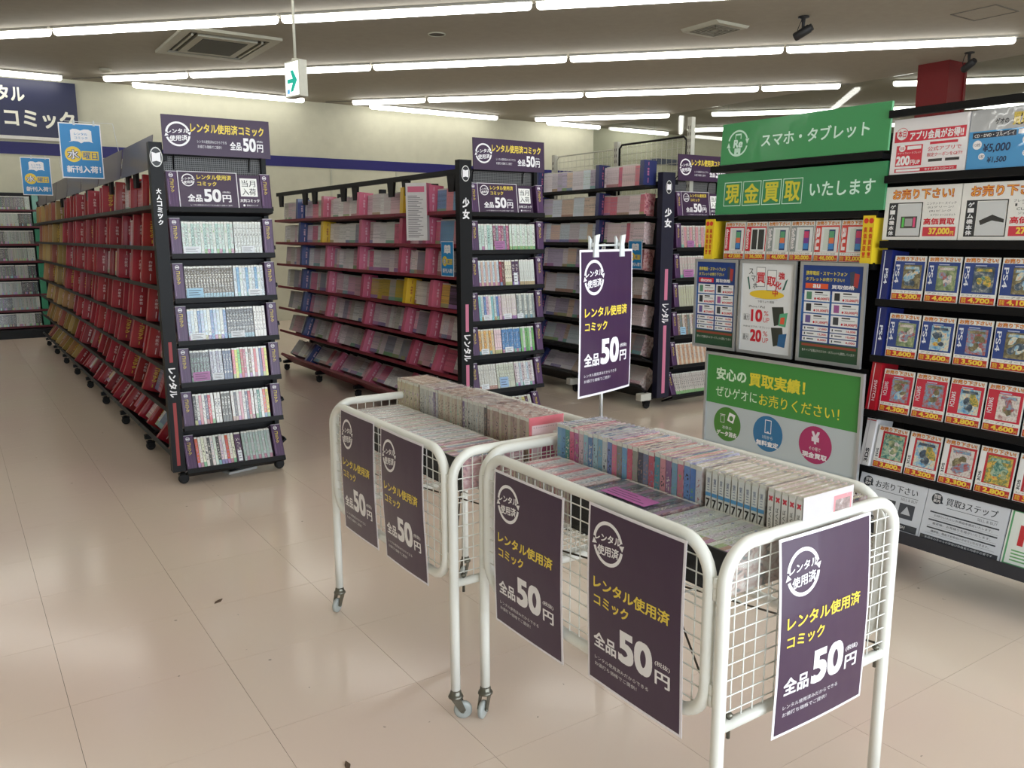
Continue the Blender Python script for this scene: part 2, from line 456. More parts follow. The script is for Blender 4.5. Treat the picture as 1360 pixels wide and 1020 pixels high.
def arrival_print(kind, w=0.125, h=0.185):
    p = Print(w, h)
    p.rect(0, 0, 1, 1, PURPLE, 0)
    p.rect(0.13, 0.10, 0.87, 0.63, S(244, 244, 240), 1)
    p.text('当月', 0.2, 0.15, 0.8, 0.345, S(30, 28, 34), 0.012); p.text('入荷', 0.2, 0.39, 0.8, 0.59, S(30, 28, 34), 0.012)
    p.text(kind, 0.08, 0.70, 0.92, 0.80, WHITE, 0.03)
    p.disc(0.24, 0.89, 0.006, WHITE, 1); p.text('使用済コミック', 0.34, 0.865, 0.84, 0.915, WHITE, 0.01)
    return p
def wednesday_print(w=0.235, h=0.33):
    B1 = S(26, 132, 196)
    p = Print(w, h)
    p.rect(0.025, 0.02, 0.975, 0.98, B1, 0)
    bk = [(0.27, 0.13), (0.33, 0.105), (0.42, 0.105), (0.51, 0.13), (0.60, 0.105), (0.70, 0.105), (0.77, 0.13), (0.77, 0.32), (0.80, 0.345), (0.70, 0.325), (0.58, 0.33), (0.51, 0.36), (0.44, 0.33), (0.33, 0.325), (0.22, 0.345), (0.27, 0.32)]
    p.poly(bk[::-1], WHITE, 1)
    p.text('レンタル', 0.36, 0.17, 0.67, 0.215, B1, 0.02); p.text('コミック', 0.36, 0.24, 0.67, 0.285, B1, 0.02)
    p.disc(0.30, 0.565, 0.047, S(238, 206, 60), 1)
    p.text('水', 0.15, 0.475, 0.45, 0.655, S(20, 60, 110), 0.075, 2); p.text('水', 0.165, 0.485, 0.435, 0.645, WHITE, 0.02, 3)
    p.rect(0.50, 0.50, 0.90, 0.66, S(238, 206, 60), 1)
    p.text('曜日', 0.53, 0.52, 0.87, 0.64, S(20, 90, 150), 0.02, 2)
    p.text('新刊入荷！', 0.12, 0.77, 0.93, 0.90, WHITE, 0.04)
    return p

# ------------------------------------------------------------------ the room
FLOORM, N, L, B = nt('polished vinyl tile')
tc = N.new('ShaderNodeTexCoord'); g = N.new('ShaderNodeNewGeometry')
n1 = N.new('ShaderNodeTexNoise'); n1.inputs['Scale'].default_value = 0.55; n1.inputs['Detail'].default_value = 3
n2 = N.new('ShaderNodeTexVoronoi'); n2.inputs['Scale'].default_value = 9.0; n2.feature = 'F1'
n3 = N.new('ShaderNodeTexNoise'); n3.inputs['Scale'].default_value = 30
n4 = N.new('ShaderNodeTexNoise'); n4.inputs['Scale'].default_value = 2.3; n4.inputs['Detail'].default_value = 6
for n in (n1, n2, n3, n4): L.new(g.outputs['Position'], n.inputs['Vector'])
cr = N.new('ShaderNodeValToRGB'); e = cr.color_ramp.elements
e[0].position = 0.4; e[0].color = S(228, 211, 193); e[1].position = 0.62; e[1].color = S(228, 206, 192)
L.new(n1.outputs['Fac'], cr.inputs[0])
sp = N.new('ShaderNodeMath'); sp.operation = 'LESS_THAN'; sp.inputs[1].default_value = 0.052; L.new(n2.outputs['Distance'], sp.inputs[0])
s2 = N.new('ShaderNodeMath'); s2.operation = 'GREATER_THAN'; s2.inputs[1].default_value = 0.55; L.new(n3.outputs['Fac'], s2.inputs[0])
s3 = N.new('ShaderNodeMath'); s3.operation = 'MULTIPLY'; L.new(sp.outputs[0], s3.inputs[0]); L.new(s2.outputs[0], s3.inputs[1])
s4 = N.new('ShaderNodeMath'); s4.operation = 'MULTIPLY'; s4.inputs[1].default_value = 0.55; L.new(s3.outputs[0], s4.inputs[0])
mx = N.new('ShaderNodeMix'); mx.data_type = 'RGBA'; mx.inputs[7].default_value = S(120, 104, 90)
L.new(s4.outputs[0], mx.inputs[0]); L.new(cr.outputs[0], mx.inputs[6])
L.new(mx.outputs[2], B.inputs['Base Color'])
rr = N.new('ShaderNodeMapRange'); rr.inputs[1].default_value = 0.3; rr.inputs[2].default_value = 0.7; rr.inputs[3].default_value = 0.20; rr.inputs[4].default_value = 0.34
B.inputs['Roughness'].default_value = 0.15
bp = N.new('ShaderNodeBump'); bp.inputs['Strength'].default_value = 0.12; bp.inputs['Distance'].default_value = 0.003
n5 = N.new('ShaderNodeTexNoise'); n5.inputs['Scale'].default_value = 13.0; n5.inputs['Detail'].default_value = 2
L.new(g.outputs['Position'], n5.inputs['Vector']); L.new(n5.outputs['Fac'], bp.inputs['Height']); L.new(bp.outputs[0], B.inputs['Normal'])
B.inputs['IOR'].default_value = 1.5

X0, X1, Y0, Y1, HC = -5.0, 11.0, -4.0, 13.4, 3.5
X2 = 17.0      # the room goes on beyond the glass partition at X1
fl = MB(); fl.box(X0, X2, Y0, Y1, -0.12, -0.004)
floor = fl.build('floor', paint('tile joint', S(148, 128, 112), 0.7), kind='structure')
tm = MB(); tm.box(0, 0.4488, 0, 0.4488, -0.004, 0)
tme = tm.mesh('tile', FLOORM)
far = MB()
TX, TY = 0.17, 1.22
for i in range(-12, 39):
    for j in range(-12, 28):
        x, y = TX + 0.45 * i, TY + 0.45 * j
        if x < X0 - 0.4 or x > X2 or y < Y0 - 0.4 or y > Y1: continue
        near = -1.2 < x < 4.2 and 0.7 < y < 6.3 and (x * 0.83 - y * 0.56) > -3.3
        if near:
            link('tile', tme, floor, (x + 0.0006, y + 0.0006, 0))
        else:
            a, b, c, d = max(x + 0.0006, X0), min(x + 0.4494, X2), max(y + 0.0006, Y0), min(y + 0.4494, Y1)
            if b > a and d > c: far.box(a, b, c, d, -0.004, 0)
o = far.build('floor_tiles', FLOORM, floor, kind='stuff')

CEILM = paint('matt ceiling board', S(158, 152, 138), 0.75, bump=0.05, bscale=90)
WALLM = paint('cream painted wall', S(200, 198, 176), 0.6, bump=0.08, bscale=60)
m = MB(); m.box(X0 - 0.2, X2 + 0.2, Y0 - 0.2, Y1 + 0.2, HC, HC + 0.15); m.build('ceiling', CEILM, kind='structure')
m = MB(); m.box(X0, X2, Y1, Y1 + 0.15, 0, HC); wb = m.build('wall_back', WALLM, kind='structure')
m = MB(); m.box(X0 - 0.15, X0, Y0, Y1, 0, HC); m.build('wall_left', WALLM, kind='structure')
# glass partition on the right, the same ceiling and tubes going on behind it
PANE, N, L, B = nt('clear partition glass'); N.remove(B)
tr = N.new('ShaderNodeBsdfTransparent'); tr.inputs[0].default_value = (0.86, 0.88, 0.86, 1)
gl = N.new('ShaderNodeBsdfGlossy'); gl.inputs['Roughness'].default_value = 0.015
fr = N.new('ShaderNodeFresnel'); thin_ior(N, L, fr, 1.7)
mx = N.new('ShaderNodeMixShader'); L.new(fr.outputs[0], mx.inputs[0]); L.new(tr.outputs[0], mx.inputs[1]); L.new(gl.outputs[0], mx.inputs[2]); L.new(mx.outputs[0], N['Material Output'].inputs[0])
m = MB(); m.box(X1 - 0.01, X1 + 0.05, Y0, Y1, 0, 0.02); wr = m.build('wall_right', ALU, kind='structure')
yy = Y1
while yy > Y0 + 0.1:
    a = max(yy - 1.752, Y0); m = MB(); m.box(X1, X1 + 0.012, a + 0.006, yy, 0.02, HC - 0.002)
    m.build('pane', PANE, wr); yy = a
m = MB(); m.box(X2, X2 + 0.15, Y0, Y1, 0, HC); m.build('wall_far', WALLM, kind='structure')
# front wall with the shop window opening
m = MB()
m.box(X0, -1.5, Y0 - 0.15, Y0, 0, HC); m.box(7.5, X2, Y0 - 0.15, Y0, 0, HC)
m.box(-1.5, 7.5, Y0 - 0.15, Y0, 2.7, HC); m.box(-1.5, 7.5, Y0 - 0.15, Y0, 0, 0.3)
m.build('wall_front', WALLM, kind='structure')
m = MB()
for i in range(7): m.box(-1.5 + i * 1.485, -1.41 + i * 1.485, Y0 - 0.1, Y0 - 0.04, 0.3, 2.7)
m.build('window_1', ALU, kind='structure')
# blue band along the back wall and slotted steel strips
m = MB(); m.box(X0, X1 - 0.01, Y1 - 0.012, Y1, 2.465, 2.625); m.build('trim_1', paint('blue band', S(32, 28, 104), 0.5), kind='structure')
SLOT = paint('slotted wall strip', S(190, 190, 172), 0.5)
for x in (-0.6, 0.6, 1.8, 3.0, 4.2, 5.4, 6.6, 7.8, 9.0, 10.2):
    m = MB()
    m.box(x, x + 0.03, Y1 - 0.02, Y1, 0.1, 2.45)
    for q in range(24): m.box(x + 0.011, x + 0.019, Y1 - 0.022, Y1 - 0.0195, 0.2 + q * 0.092, 0.24 + q * 0.092)
    m.build('slotted_strip', SLOT, wb)
for y in (11.0, 12.0):
    pass

# dark red pillar standing against the window wall
m = MB(); m.box(10.56, 10.98, 5.95, 6.36, 0, HC)
m.box(10.90, 10.915, 5.935, 5.95, 0, HC)
o = m.build('pillar', paint('dark red pillar paint', S(104, 14, 18), 0.55)); tag(o, 'dark red square pillar by the window panes', 'pillar')

# ------------------------------------------------------------------ ceiling lights
TUBEM = paint('lit fluorescent tube', (1.0, 0.985, 0.93, 1), 0.4, emit=TUBE)
HOUS = paint('white light housing', S(170, 168, 158), 0.5)
TRACK = paint('ceiling track', S(96, 92, 84), 0.5)
def tube_light_mesh(L_):
    m = MB(); r = 0.042; n = 8
    pts = []
    for i in range(5):
        a = -PI / 2 + PI / 2 * i / 4; pts.append((r * math.cos(a) * 0.98 + 0.001, 0.045 + 0.04 * math.sin(a)))
    prof = [(r_, t) for r_, t in pts] + [(r_, L_ - t) for r_, t in pts[::-1]]
    m.lathe(prof, 12, 'x')
    return m.mesh('tube', TUBEM)
TM = {}
def ceiling_light(x0, y0, ang, L_=2.5, label='', group=None):
    if L_ not in TM:
        h = MB(); h.box(0.0, L_, -0.05, 0.05, -0.022, 0.0); TM[L_] = (tube_light_mesh(L_), h.mesh('housing', HOUS))
    t = thing('ceiling_light', label, 'ceiling light', (x0, y0, HC), (0, 0, ang), group)
    link('tube', TM[L_][0], t, (0, 0, -0.045)); link('housing', TM[L_][1], t)
    return t
rowlab = {14.8: 'second diagonal row from the camera', 18.45: 'third diagonal row, above the window corner', 11.4: 'diagonal row above the first aisle',
          21.95: 'short diagonal row in the far right corner'}
rows = {11.4: [-4.24, -2.44, -0.64, 1.158, 2.959, 4.75, 6.54, 8.33, 10.1], 14.8: [1.996, 2.90, 4.70, 6.46, 8.225, 9.95],
        18.45: [5.6, 6.48, 8.226, 10.03, 10.82], 21.98: [9.15, 10.88], 21.95: [11.35, 13.1, 14.9, 16.7], 18.4: [11.26, 13.0, 14.8, 16.6], 14.85: [11.3, 13.1, 14.9, 16.7], 25.0: [12.6, 14.4, 16.2], 7.95: [-4.2, -2.4, -0.6, 1.2, 3.0, 4.8, 6.6, 8.4, 10.2],
        4.5: [-4.6, -2.8, -1.0, 0.8, 2.6, 4.4, 6.2, 8.0], 1.0: [-4.6, -2.8, -1.0, 0.8, 2.6, 4.4]}
rowlab[21.98] = rowlab.pop(21.95); rowlab[21.95] = 'row behind the glass partition, above green boards'; rowlab[18.4] = 'row behind the red pillar, past the glass'; rowlab[14.85] = 'row past the glass at far right'; rowlab[25.0] = 'last row behind the glass partition'
for s, xs in rows.items():
    for n, (xa, xb) in enumerate(zip(xs[:-1], xs[1:])):
        L_ = round((xb - xa) * math.sqrt(2) - 0.03, 2)
        if s in rowlab: lab = '%s lit tube from the left, %s' % (ordw(n + 1), rowlab[s]); g_ = None
        else: lab = 'lit ceiling tube above and behind the camera'; g_ = 'tubes above the camera'
        ceiling_light(xa, s - xa, -PI / 4, L_, lab, g_)
for i, (x, l_) in enumerate(((-3.5, 2.5), (-0.97, 2.5), (2.39, 2.5), (5.99, 2.5), (9.585, 1.3), (11.47, 1.25))):
    ceiling_light(x, 13.06, 0, l_, 'lit tube parallel to the back wall, %s' % (['far left beyond the frame edge', 'above the blue wall sign', 'behind the exit sign', 'middle of the back wall', 'short one by the window corner', 'short one just behind the glass'][i]))
for i, s in enumerate((11.4, 14.8, 18.45)):
    m = MB()
    xa = max(X0 + 0.3, s - 13.1 - 0.1); xb = min(X1 - 0.1, s + 3.5)
    L_ = (xb - xa) * math.sqrt(2)
    m.box(0, L_, 0.10, 0.125, -0.012, 0)
    m.build('trim_%d' % (i + 2), TRACK, None, (xa, s - xa, HC), (0, 0, -PI / 4), kind='structure')

# air conditioner cassette
t = thing('air_conditioner', 'square recessed air conditioner panel in the ceiling with a dark grille', 'air conditioner', (2.78, 10.1, HC))
m = MB(); a, b = 0.52, 0.70
pm = paint('grey white air conditioner plastic', S(176, 174, 158), 0.5)
for (x0, x1, y0, y1) in ((-a, a, -b, -b + .13), (-a, a, b - .13, b), (-a, -a + .10, -b + .13, b - .13), (a - .10, a, -b + .13, b - .13)): m.box(x0, x1, y0, y1, -0.03, 0)
m.build('panel', pm, t)
m = MB(); m.box(-a + .1, a - .1, -b + .13, b - .13, -0.006, 0); m.build('recess', BLACK, t)
m = MB(); m.box(-0.32, 0.32, -0.46, 0.46, -0.036, -0.006); m.build('centre_plate', pm, t)
m = MB(); m.box(-0.24, 0.24, -0.36, 0.36, -0.042, -0.036); m.build('grille', paint('dark grille', S(52, 50, 42), 0.6), t)
for sx in (-1, 1):
    m = MB(); m.box(sx * 0.375 - 0.012, sx * 0.375 + 0.012, -0.45, 0.45, -0.034, -0.008); m.build('louvre', pm, t)
# vents, hatch, cameras, speaker, detector
t = thing('ceiling_vent', 'square white ceiling vent left of the black camera', 'vent', (6.91, 6.45, HC))
m = MB(); m.prism([(-0.25, 0), (0.25, 0), (0.21, -0.03), (-0.21, -0.03)], -0.25, 0.25); m.build('frame', pm, t)
for q in range(4):
    r_ = 0.18 - q * 0.042; m = MB()
    for (x0, x1, y0, y1) in ((-r_, r_, -r_, -r_ + .012), (-r_, r_, r_ - .012, r_), (-r_, -r_ + .012, -r_, r_), (r_ - .012, r_, -r_, r_)): m.box(x0, x1, y0, y1, -0.036, -0.03)
    m.build('louvre', paint('vent grey', S(120, 118, 108), 0.5), t)
t = thing('access_hatch', 'square ceiling access hatch outlined by a thin dark frame', 'hatch', (8.67, 4.58, HC))
m = MB(); m.box(-0.2, 0.2, -0.2, 0.2, -0.003, 0); m.build('lid', CEILM, t)
m = MB()
for (x0, x1, y0, y1) in ((-.22, .22, -.22, -.205), (-.22, .22, .205, .22), (-.22, -.205, -.205, .205), (.205, .22, -.205, .205)): m.box(x0, x1, y0, y1, -0.006, 0)
m.build('frame', TRACK, t)
def seccam(x, y, label, az):
    t = thing('security_camera', label, 'camera', (x, y, HC), (0, 0, az))
    m = MB(); m.lathe([(0.055, 0), (0.055, -0.012), (0.02, -0.018), (0.014, -0.10), (0.02, -0.12)], 14); m.build('mount', RUBBER, t)
    m = MB(); m.lathe([(0.036, -0.09), (0.042, -0.08), (0.042, 0.07), (0.034, 0.075), (0.034, 0.10), (0.03, 0.10)], 14, 'y')
    b = m.build('body', RUBBER, t, (0, 0, -0.15), (R(25), 0, 0))
    m = MB(); m.tube([(0.04, 0, -0.01), (0.07, 0.0, -0.06), (0.06, -0.03, -0.12), (0.01, -0.06, -0.16)], 0.004, 6); m.build('cable', RUBBER, t)
seccam(7.31, 5.65, 'black security camera hanging from the ceiling beside the square vent', R(200))
seccam(10.35, 5.60, 'black security camera hanging from the ceiling by the red pillar', R(160))
t = thing('ceiling_speaker', 'small round ceiling speaker with a white rim and dark mesh', 'speaker', (4.62, 8.30, HC))
m = MB(); m.lathe([(0.085, 0), (0.085, -0.004), (0.07, -0.006)], 24); m.build('mesh_cover', paint('dark speaker mesh', S(66, 62, 54), 0.7), t)
m = MB(); m.tube([(0.09 * math.cos(2 * PI * i / 24), 0.09 * math.sin(2 * PI * i / 24), -0.004) for i in range(24)], 0.007, 6, closed=True); m.build('rim', pm, t)
t = thing('smoke_detector', 'small flush smoke detector above the blue wall sign', 'detector', (1.95, 12.3, HC))
m = MB(); m.lathe([(0.075, 0), (0.07, -0.03), (0.04, -0.045), (0.02, -0.05)], 18); m.build('body', pm, t)

# exit direction sign on a rod
t = thing('exit_sign', 'small white hanging exit sign with a green arrow', 'exit sign', (2.41, 6.60, 2.43), (0, 0, R(-78)))
m = MB(); m.box(-0.105, 0.105, -0.035, 0.035, 0, 0.27); m.build('housing', paint('cream plastic', S(222, 220, 205), 0.5), t)
p = Print(0.19, 0.25); p.rect(0, 0, 1, 1, S(246, 250, 248), 0)
G = S(0, 150, 130)
p.poly([(0.15, 0.50), (0.55, 0.50), (0.40, 0.25), (0.60, 0.25), (0.88, 0.56), (0.55, 0.88), (0.35, 0.88), (0.55, 0.62), (0.15, 0.62)][::-1], G, 1)
p.rect(0.12, 0.80, 0.30, 0.93, S(90, 160, 200), 1)
fm_, N, L, B = nt('lit sign face'); a = N.new('ShaderNodeAttribute'); a.attribute_name = 'Col'
L.new(a.outputs['Color'], B.inputs['Base Color']); L.new(a.outputs['Color'], B.inputs['Emission Color']); B.inputs['Emission Strength'].default_value = 0.75
p.build('lit_face', fm_, t, (0, -0.036, 0.01))
m = MB(); m.tube([(0, 0, 0.27), (0, 0, HC - 2.43)], 0.011, 8); m.lathe([(0.03, 0.27), (0.025, 0.29)], 12); m.build('rod', paint('cream rod', S(214, 212, 196), 0.5), t)

# big navy wall sign
p = Print(2.9, 0.74)
p.rect(0, 0, 1, 1, S(12, 18, 62), 0)
p.text('レンタル', 0.562, 0.13, 0.785, 0.395, S(232, 230, 214), 0.035)
p.text('コミック', 0.695, 0.52, 0.985, 0.84, S(232, 230, 214), 0.035)
sg = sign('wall_sign', 'navy blue wall sign with white comic lettering above the blue band', 'sign', p, 0.05, loc=(0.26, Y1 - 0.06, 2.70), base=S(12, 18, 62))
m = MB(); m.box(-1.45, 1.45, -0.006, 0.05, -0.045, 0); m.build('lower_edge', paint('sign edge white', S(226, 224, 216), 0.5), sg)

# ------------------------------------------------------------------ comics
def comic_mesh(mats, name='comic'):
    m = MB()
    def bx(x0, x1, y0, y1, z0, z1, spine=False):
        b = len(m.v)
        for z in (z0, z1):
            for x, y in ((x0, y0), (x1, y0), (x1, y1), (x0, y1)): m.v.append((x, y, z))
        for q, mi in (((3, 2, 1, 0), 1), ((4, 5, 6, 7), 1), ((0, 1, 5, 4), 0 if spine else 1), ((1, 2, 6, 5), 1), ((2, 3, 7, 6), 1), ((3, 0, 4, 7), 1)):
            idx = [b + i for i in q]
            if mi == 0: uv = [(m.v[i][0], m.v[i][2]) for i in idx]
            else: uv = [(m.v[i][1], m.v[i][2]) for i in idx]
            m.face(idx, None, uv, mi)
    bx(0, 1, 0, 0.03, 0, 1, True); bx(0.0, 0.07, 0.03, 1, 0, 1); bx(0.93, 1, 0.03, 1, 0, 1)
    b = len(m.v)
    for z in (0.018, 0.982):
        for x, y in ((0.07, 0.03), (0.93, 0.03), (0.93, 0.965), (0.07, 0.965)): m.v.append((x, y, z))
    for q in ((3, 2, 1, 0), (4, 5, 6, 7), (2, 3, 7, 6)): m.face([b + i for i in q], None, None, 2)
    return m.mesh(name, mats, True)
COMIC = comic_mesh(BOOK_O)
def comic(parent, loc, w, d, h, col, rot=(0, 0, 0), name='comic'):
    o = bpy.data.objects.new(name, COMIC); C.objects.link(o)
    o.location = loc; o.rotation_euler = rot; o.scale = (w * 0.91, d, h); o.color = col
    if parent: o.parent = parent
    return o
class Stuff(MB):
    def book(s, mt, w, d, h, col):
        b = len(s.v); w *= 0.9
        for z in (0, h):
            for x, y in ((0, 0), (w, 0), (w, d), (0, d)): s.v.append(tuple(mt @ Vector((x, y, z))))
        for q, mi, uv in (((4, 5, 6, 7), 2, None), ((0, 1, 5, 4), 0, ((0, 0), (1, 0), (1, 1), (0, 1))), ((1, 2, 6, 5), 1, ((0, 0), (1, 0), (1, 1), (0, 1))), ((3, 0, 4, 7), 1, ((1, 0), (0, 0), (0, 1), (1, 1)))):
            s.face([b + i for i in q], col, uv, mi)
STUFF = Stuff()
def jit(c, a=0.06):
    k = 1 + random.uniform(-a, a)
    return tuple(min(1, max(0, v * k + random.uniform(-a, a) * 0.15)) for v in c[:3]) + (1,)

def comic_set(name, label, loc, rot, n, thick, d, h, cols, wrap=True, note=None, group=None, cat='comic set', same=True):
    """a row of comics standing side by side, spines facing -y, origin at the lower left spine corner"""
    t = thing(name, label, cat, loc, rot, group)
    L_ = n * thick
    for i in range(n):
        c = cols[i * len(cols) // n] if not same else cols[i % len(cols)]
        comic(t, (i * thick, random.uniform(0, 0.0025), 0), thick, d, h * random.uniform(0.985, 1.0), c)
    if wrap:
        m = MB(); e = 0.0022; k = 6
        x0, x1, y0, y1, z1 = -e, L_ + e, -e - 0.001, d + e, h + e
        m.quad([(x0, y0, 0.001), (x1, y0, 0.001), (x1, y0, z1), (x0, y0, z1)]); m.quad([(x0, y0, z1), (x1, y0, z1), (x1, y1, z1), (x0, y1, z1)])
        m.quad([(x1, y0, 0.001), (x1, y1, 0.001), (x1, y1, z1), (x1, y0, z1)]); m.quad([(x0, y1, 0.001), (x0, y0, 0.001), (x0, y0, z1), (x0, y1, z1)])
        m.build('shrink_wrap', FILM, t)
    if note:
        u, w_, hh, col = note
        p = Print(w_, hh); p.rect(0, 0, 1, 1, col, 0)
        dk = S(60, 50, 70)
        for q in range(3): p.rect(0.12, 0.22 + q * 0.24, (0.88, 0.7, 0.8)[q], 0.28 + q * 0.24, dk, 1)
        p.build('paper_note', INK, t, (u, -0.0035, 0.008))
    return t

# ------------------------------------------------------------------ comic racks
SZ = [1.51, 1.295, 1.085, 0.865, 0.65, 0.42, 0.18]      # side shelf lips
ST = [R(t) for t in (4, 5, 6, 8, 13, 20, 38)]
EZ = [1.50, 1.257, 1.021, 0.793, 0.565, 0.325, 0.085]   # end shelf lips
ET = [R(t) for t in (8, 5, 7, 8, 9, 12, 22)]
def tray_mesh(L_, mat, depth=0.17):
    m = MB()
    m.prism([(0, 0.008), (0, -0.013), (0.004, -0.015), (depth, -0.014), (depth, -0.006), (0.006, -0.004), (0.005, 0.008)], 0.0, L_, None, 'x')
    m.box(0, L_, depth - 0.004, depth, -0.006, 0.12)
    return m.mesh('shelf', mat)
TRAYB = tray_mesh(0.893, BLACK); TRAYR = tray_mesh(0.893, RED_STEEL)
def caster(parent, loc, wheel=RUBBER, r=0.028):
    m = MB(); m.lathe([(0.012, 0.035), (0.016, 0.02)], 10)
    m.prism([(-0.02, 0.025), (0.03, 0.025), (0.018, -0.01), (-0.012, -0.01)], -0.02, -0.015, None); m.prism([(-0.02, 0.025), (0.03, 0.025), (0.018, -0.01), (-0.012, -0.01)], 0.015, 0.02, None)
    m.box(-0.02, 0.03, -0.02, 0.02, 0.022, 0.027)
    o = m.build('caster', BLACK if wheel is RUBBER else STEEL, parent, loc)
    w = MB(); w.lathe([(r * 0.5, -0.014), (r * 0.9, -0.014), (r, -0.009), (r, 0.009), (r * 0.9, 0.014), (r * 0.5, 0.014)], 18, 'y')
    w.build('wheel', wheel, o, (0.004, 0, 0.0 + r - loc[2]) if False else (0.004, 0, -0.002))
    return o
POSTPRINT = {}
def book_emblem(p, u, v, r, col=WHITE, layer=1):
    """open book on a black oval outlined in white"""
    n = 24
    for rr, c, l in ((1.0, S(210, 210, 206), layer), (0.88, S(24, 24, 28), layer + 1)):
        p.poly([(u + r * rr * 0.62 * math.cos(2 * PI * i / n) / p.w, v - r * rr * math.sin(2 * PI * i / n) / p.h) for i in range(n)], c, l)
    w, h = r * 0.42 / p.w, r * 0.5 / p.h
    p.poly([(u - w, v + h), (u, v + h * 0.75), (u, v - h * 0.75), (u - w, v - h)], col, layer + 2)
    p.poly([(u, v + h * 0.75), (u + w, v + h), (u + w, v - h), (u, v - h * 0.75)], col, layer + 2)

def comic_rack(label, xl, xr, yend, nmod, tray, end_x0, end_x1, rail, post, side=True):
    """double-sided rack running away along +y, with a shelved end face at yend"""
    xc = (xl + xr) / 2; t = thing('comic_rack', label, 'rack', (0, 0, 0))
    ys = [yend + 0.06 + 0.9 * i for i in range(nmod + 1)]
    for i, y in enumerate(ys):
        m = MB(); y_ = y + 0.12 if i == 0 else y; m.box(xc - 0.025, xc + 0.025, y_ - 0.02, y_ + 0.02, 0.08, 1.74); m.build('upright', BLACK, t)
        m = MB(); m.prism([(xl + 0.02, 0.075), (xr - 0.02, 0.075), (xr - 0.02, 0.10), (xc + 0.05, 0.15), (xc - 0.05, 0.15), (xl + 0.02, 0.10)], y - 0.02, y + 0.02)
        f = m.build('foot', BLACK, t)
        caster(t, (xl + 0.05, y, 0.03)); caster(t, (xr - 0.05, y, 0.03))
    for i in range(nmod):
        y = ys[i]
        m = MB(); m.box(xc - 0.006, xc + 0.006, y + (0.14 if i == 0 else 0.02), y + 0.88, 0.16, 1.66); m.build('back_panel', BLACK, t)
        for z, a in zip(SZ, ST):
            o = link('shelf', tray, t, (xl, y + 0.9 - 0.004, z), (-a, 0, -PI / 2))
            o.rotation_euler = (Matrix.Rotation(-PI / 2, 3, 'Z') @ Matrix.Rotation(-a, 3, 'X')).to_euler()
            o = link('shelf', tray, t, (xr, y + 0.004, z))
            o.rotation_euler = (Matrix.Rotation(PI / 2, 3, 'Z') @ Matrix.Rotation(-a, 3, 'X')).to_euler()
    # top rail on brackets
    m = MB(); m.box(xl + rail, xl + rail + 0.03, ys[0], ys[-1], 1.745, 1.78); m.build('top_rail', BLACK, t)
    for y in ys[:-1]:
        for q in (0.12, 0.78):
            m = MB(); m.prism([(y + q - 0.055, 1.75), (y + q + 0.055, 1.75), (y + q + 0.035, 1.64), (y + q - 0.035, 1.64)], xl + rail, xl + rail + 0.02, None, 'x'); m.build('rail_bracket', BLACK, t)
    # end face
    m = MB(); m.box(xl - 0.01 + post[0], xl - 0.01 + post[1], yend - 0.0, yend + 0.055, post[2], 1.83); m.build('end_post', post[3], t)
    m = MB(); m.box(end_x1 - 0.02, end_x1 + 0.005, yend + 0.10, yend + 0.15, 0.10, 1.79); m.build('end_post', BLACK, t)
    m = MB(); m.box(end_x0, end_x1, yend + 0.138, yend + 0.144, 0.10, 1.79)
    m.build('end_panel', BLACK, t)
    m = MB(); m.box(end_x0 + 0.005, end_x1 - 0.02, yend + 0.130, yend + 0.136, 1.50, 1.775)
    m.build('perforated_panel', PERF, t)
    w = end_x1 - end_x0
    for z, a in zip(EZ, ET):
        m = MB(); d = 0.135
        m.prism([(0, 0.008), (0, -0.018), (0.004, -0.02), (d, -0.018), (d, -0.006), (0.006, -0.004), (0.005, 0.008)], 0.0, w, None, 'x')
        m.build('shelf', BLACK, t, (end_x0, yend, z), (-a, 0, 0))
    m = MB(); m.prism([(0, 0.085), (0.14, 0.05), (0.14, 0.075), (0.0, 0.075)], end_x0, end_x1, None, 'x')
    return t

PERF, N, L, B = nt('perforated steel')
tc = N.new('ShaderNodeTexCoord'); vo = N.new('ShaderNodeTexVoronoi'); vo.inputs['Scale'].default_value = 95; vo.inputs['Randomness'].default_value = 0.0
lt = N.new('ShaderNodeMath'); lt.operation = 'LESS_THAN'; lt.inputs[1].default_value = 0.38
mx = N.new('ShaderNodeMix'); mx.data_type = 'RGBA'; mx.inputs[6].default_value = S(112, 110, 108); mx.inputs[7].default_value = S(22, 22, 22)
L.new(tc.outputs['Object'], vo.inputs['Vector']); L.new(vo.outputs['Distance'], lt.inputs[0]); L.new(lt.outputs[0], mx.inputs[0]); L.new(mx.outputs[2], B.inputs['Base Color']); B.inputs['Roughness'].default_value = 0.5

NAVY_POST = paint('navy coated post', S(26, 26, 48), 0.4)
rack1 = comic_rack('long black double-sided rack of red divider cases, leftmost in the aisle', 0.92, 1.56, 4.66, 8, TRAYB, 0.985, 1.535, 0.06, (0.0, 0.065, 0.085, BLACK))
rack2 = comic_rack('black double-sided comic rack with pink dividers on dark red shelves', 2.75, 3.42, 4.66, 4, TRAYR, 2.83, 3.41, 0.03, (0.0, 0.09, 0.085, BLACK))
rack3 = comic_rack('black double-sided comic rack with navy end post beside the green signs', 4.45, 5.32, 4.72, 3, TRAYB, 4.73, 5.30, 0.30, (0.12, 0.25, 0.085, NAVY_POST))

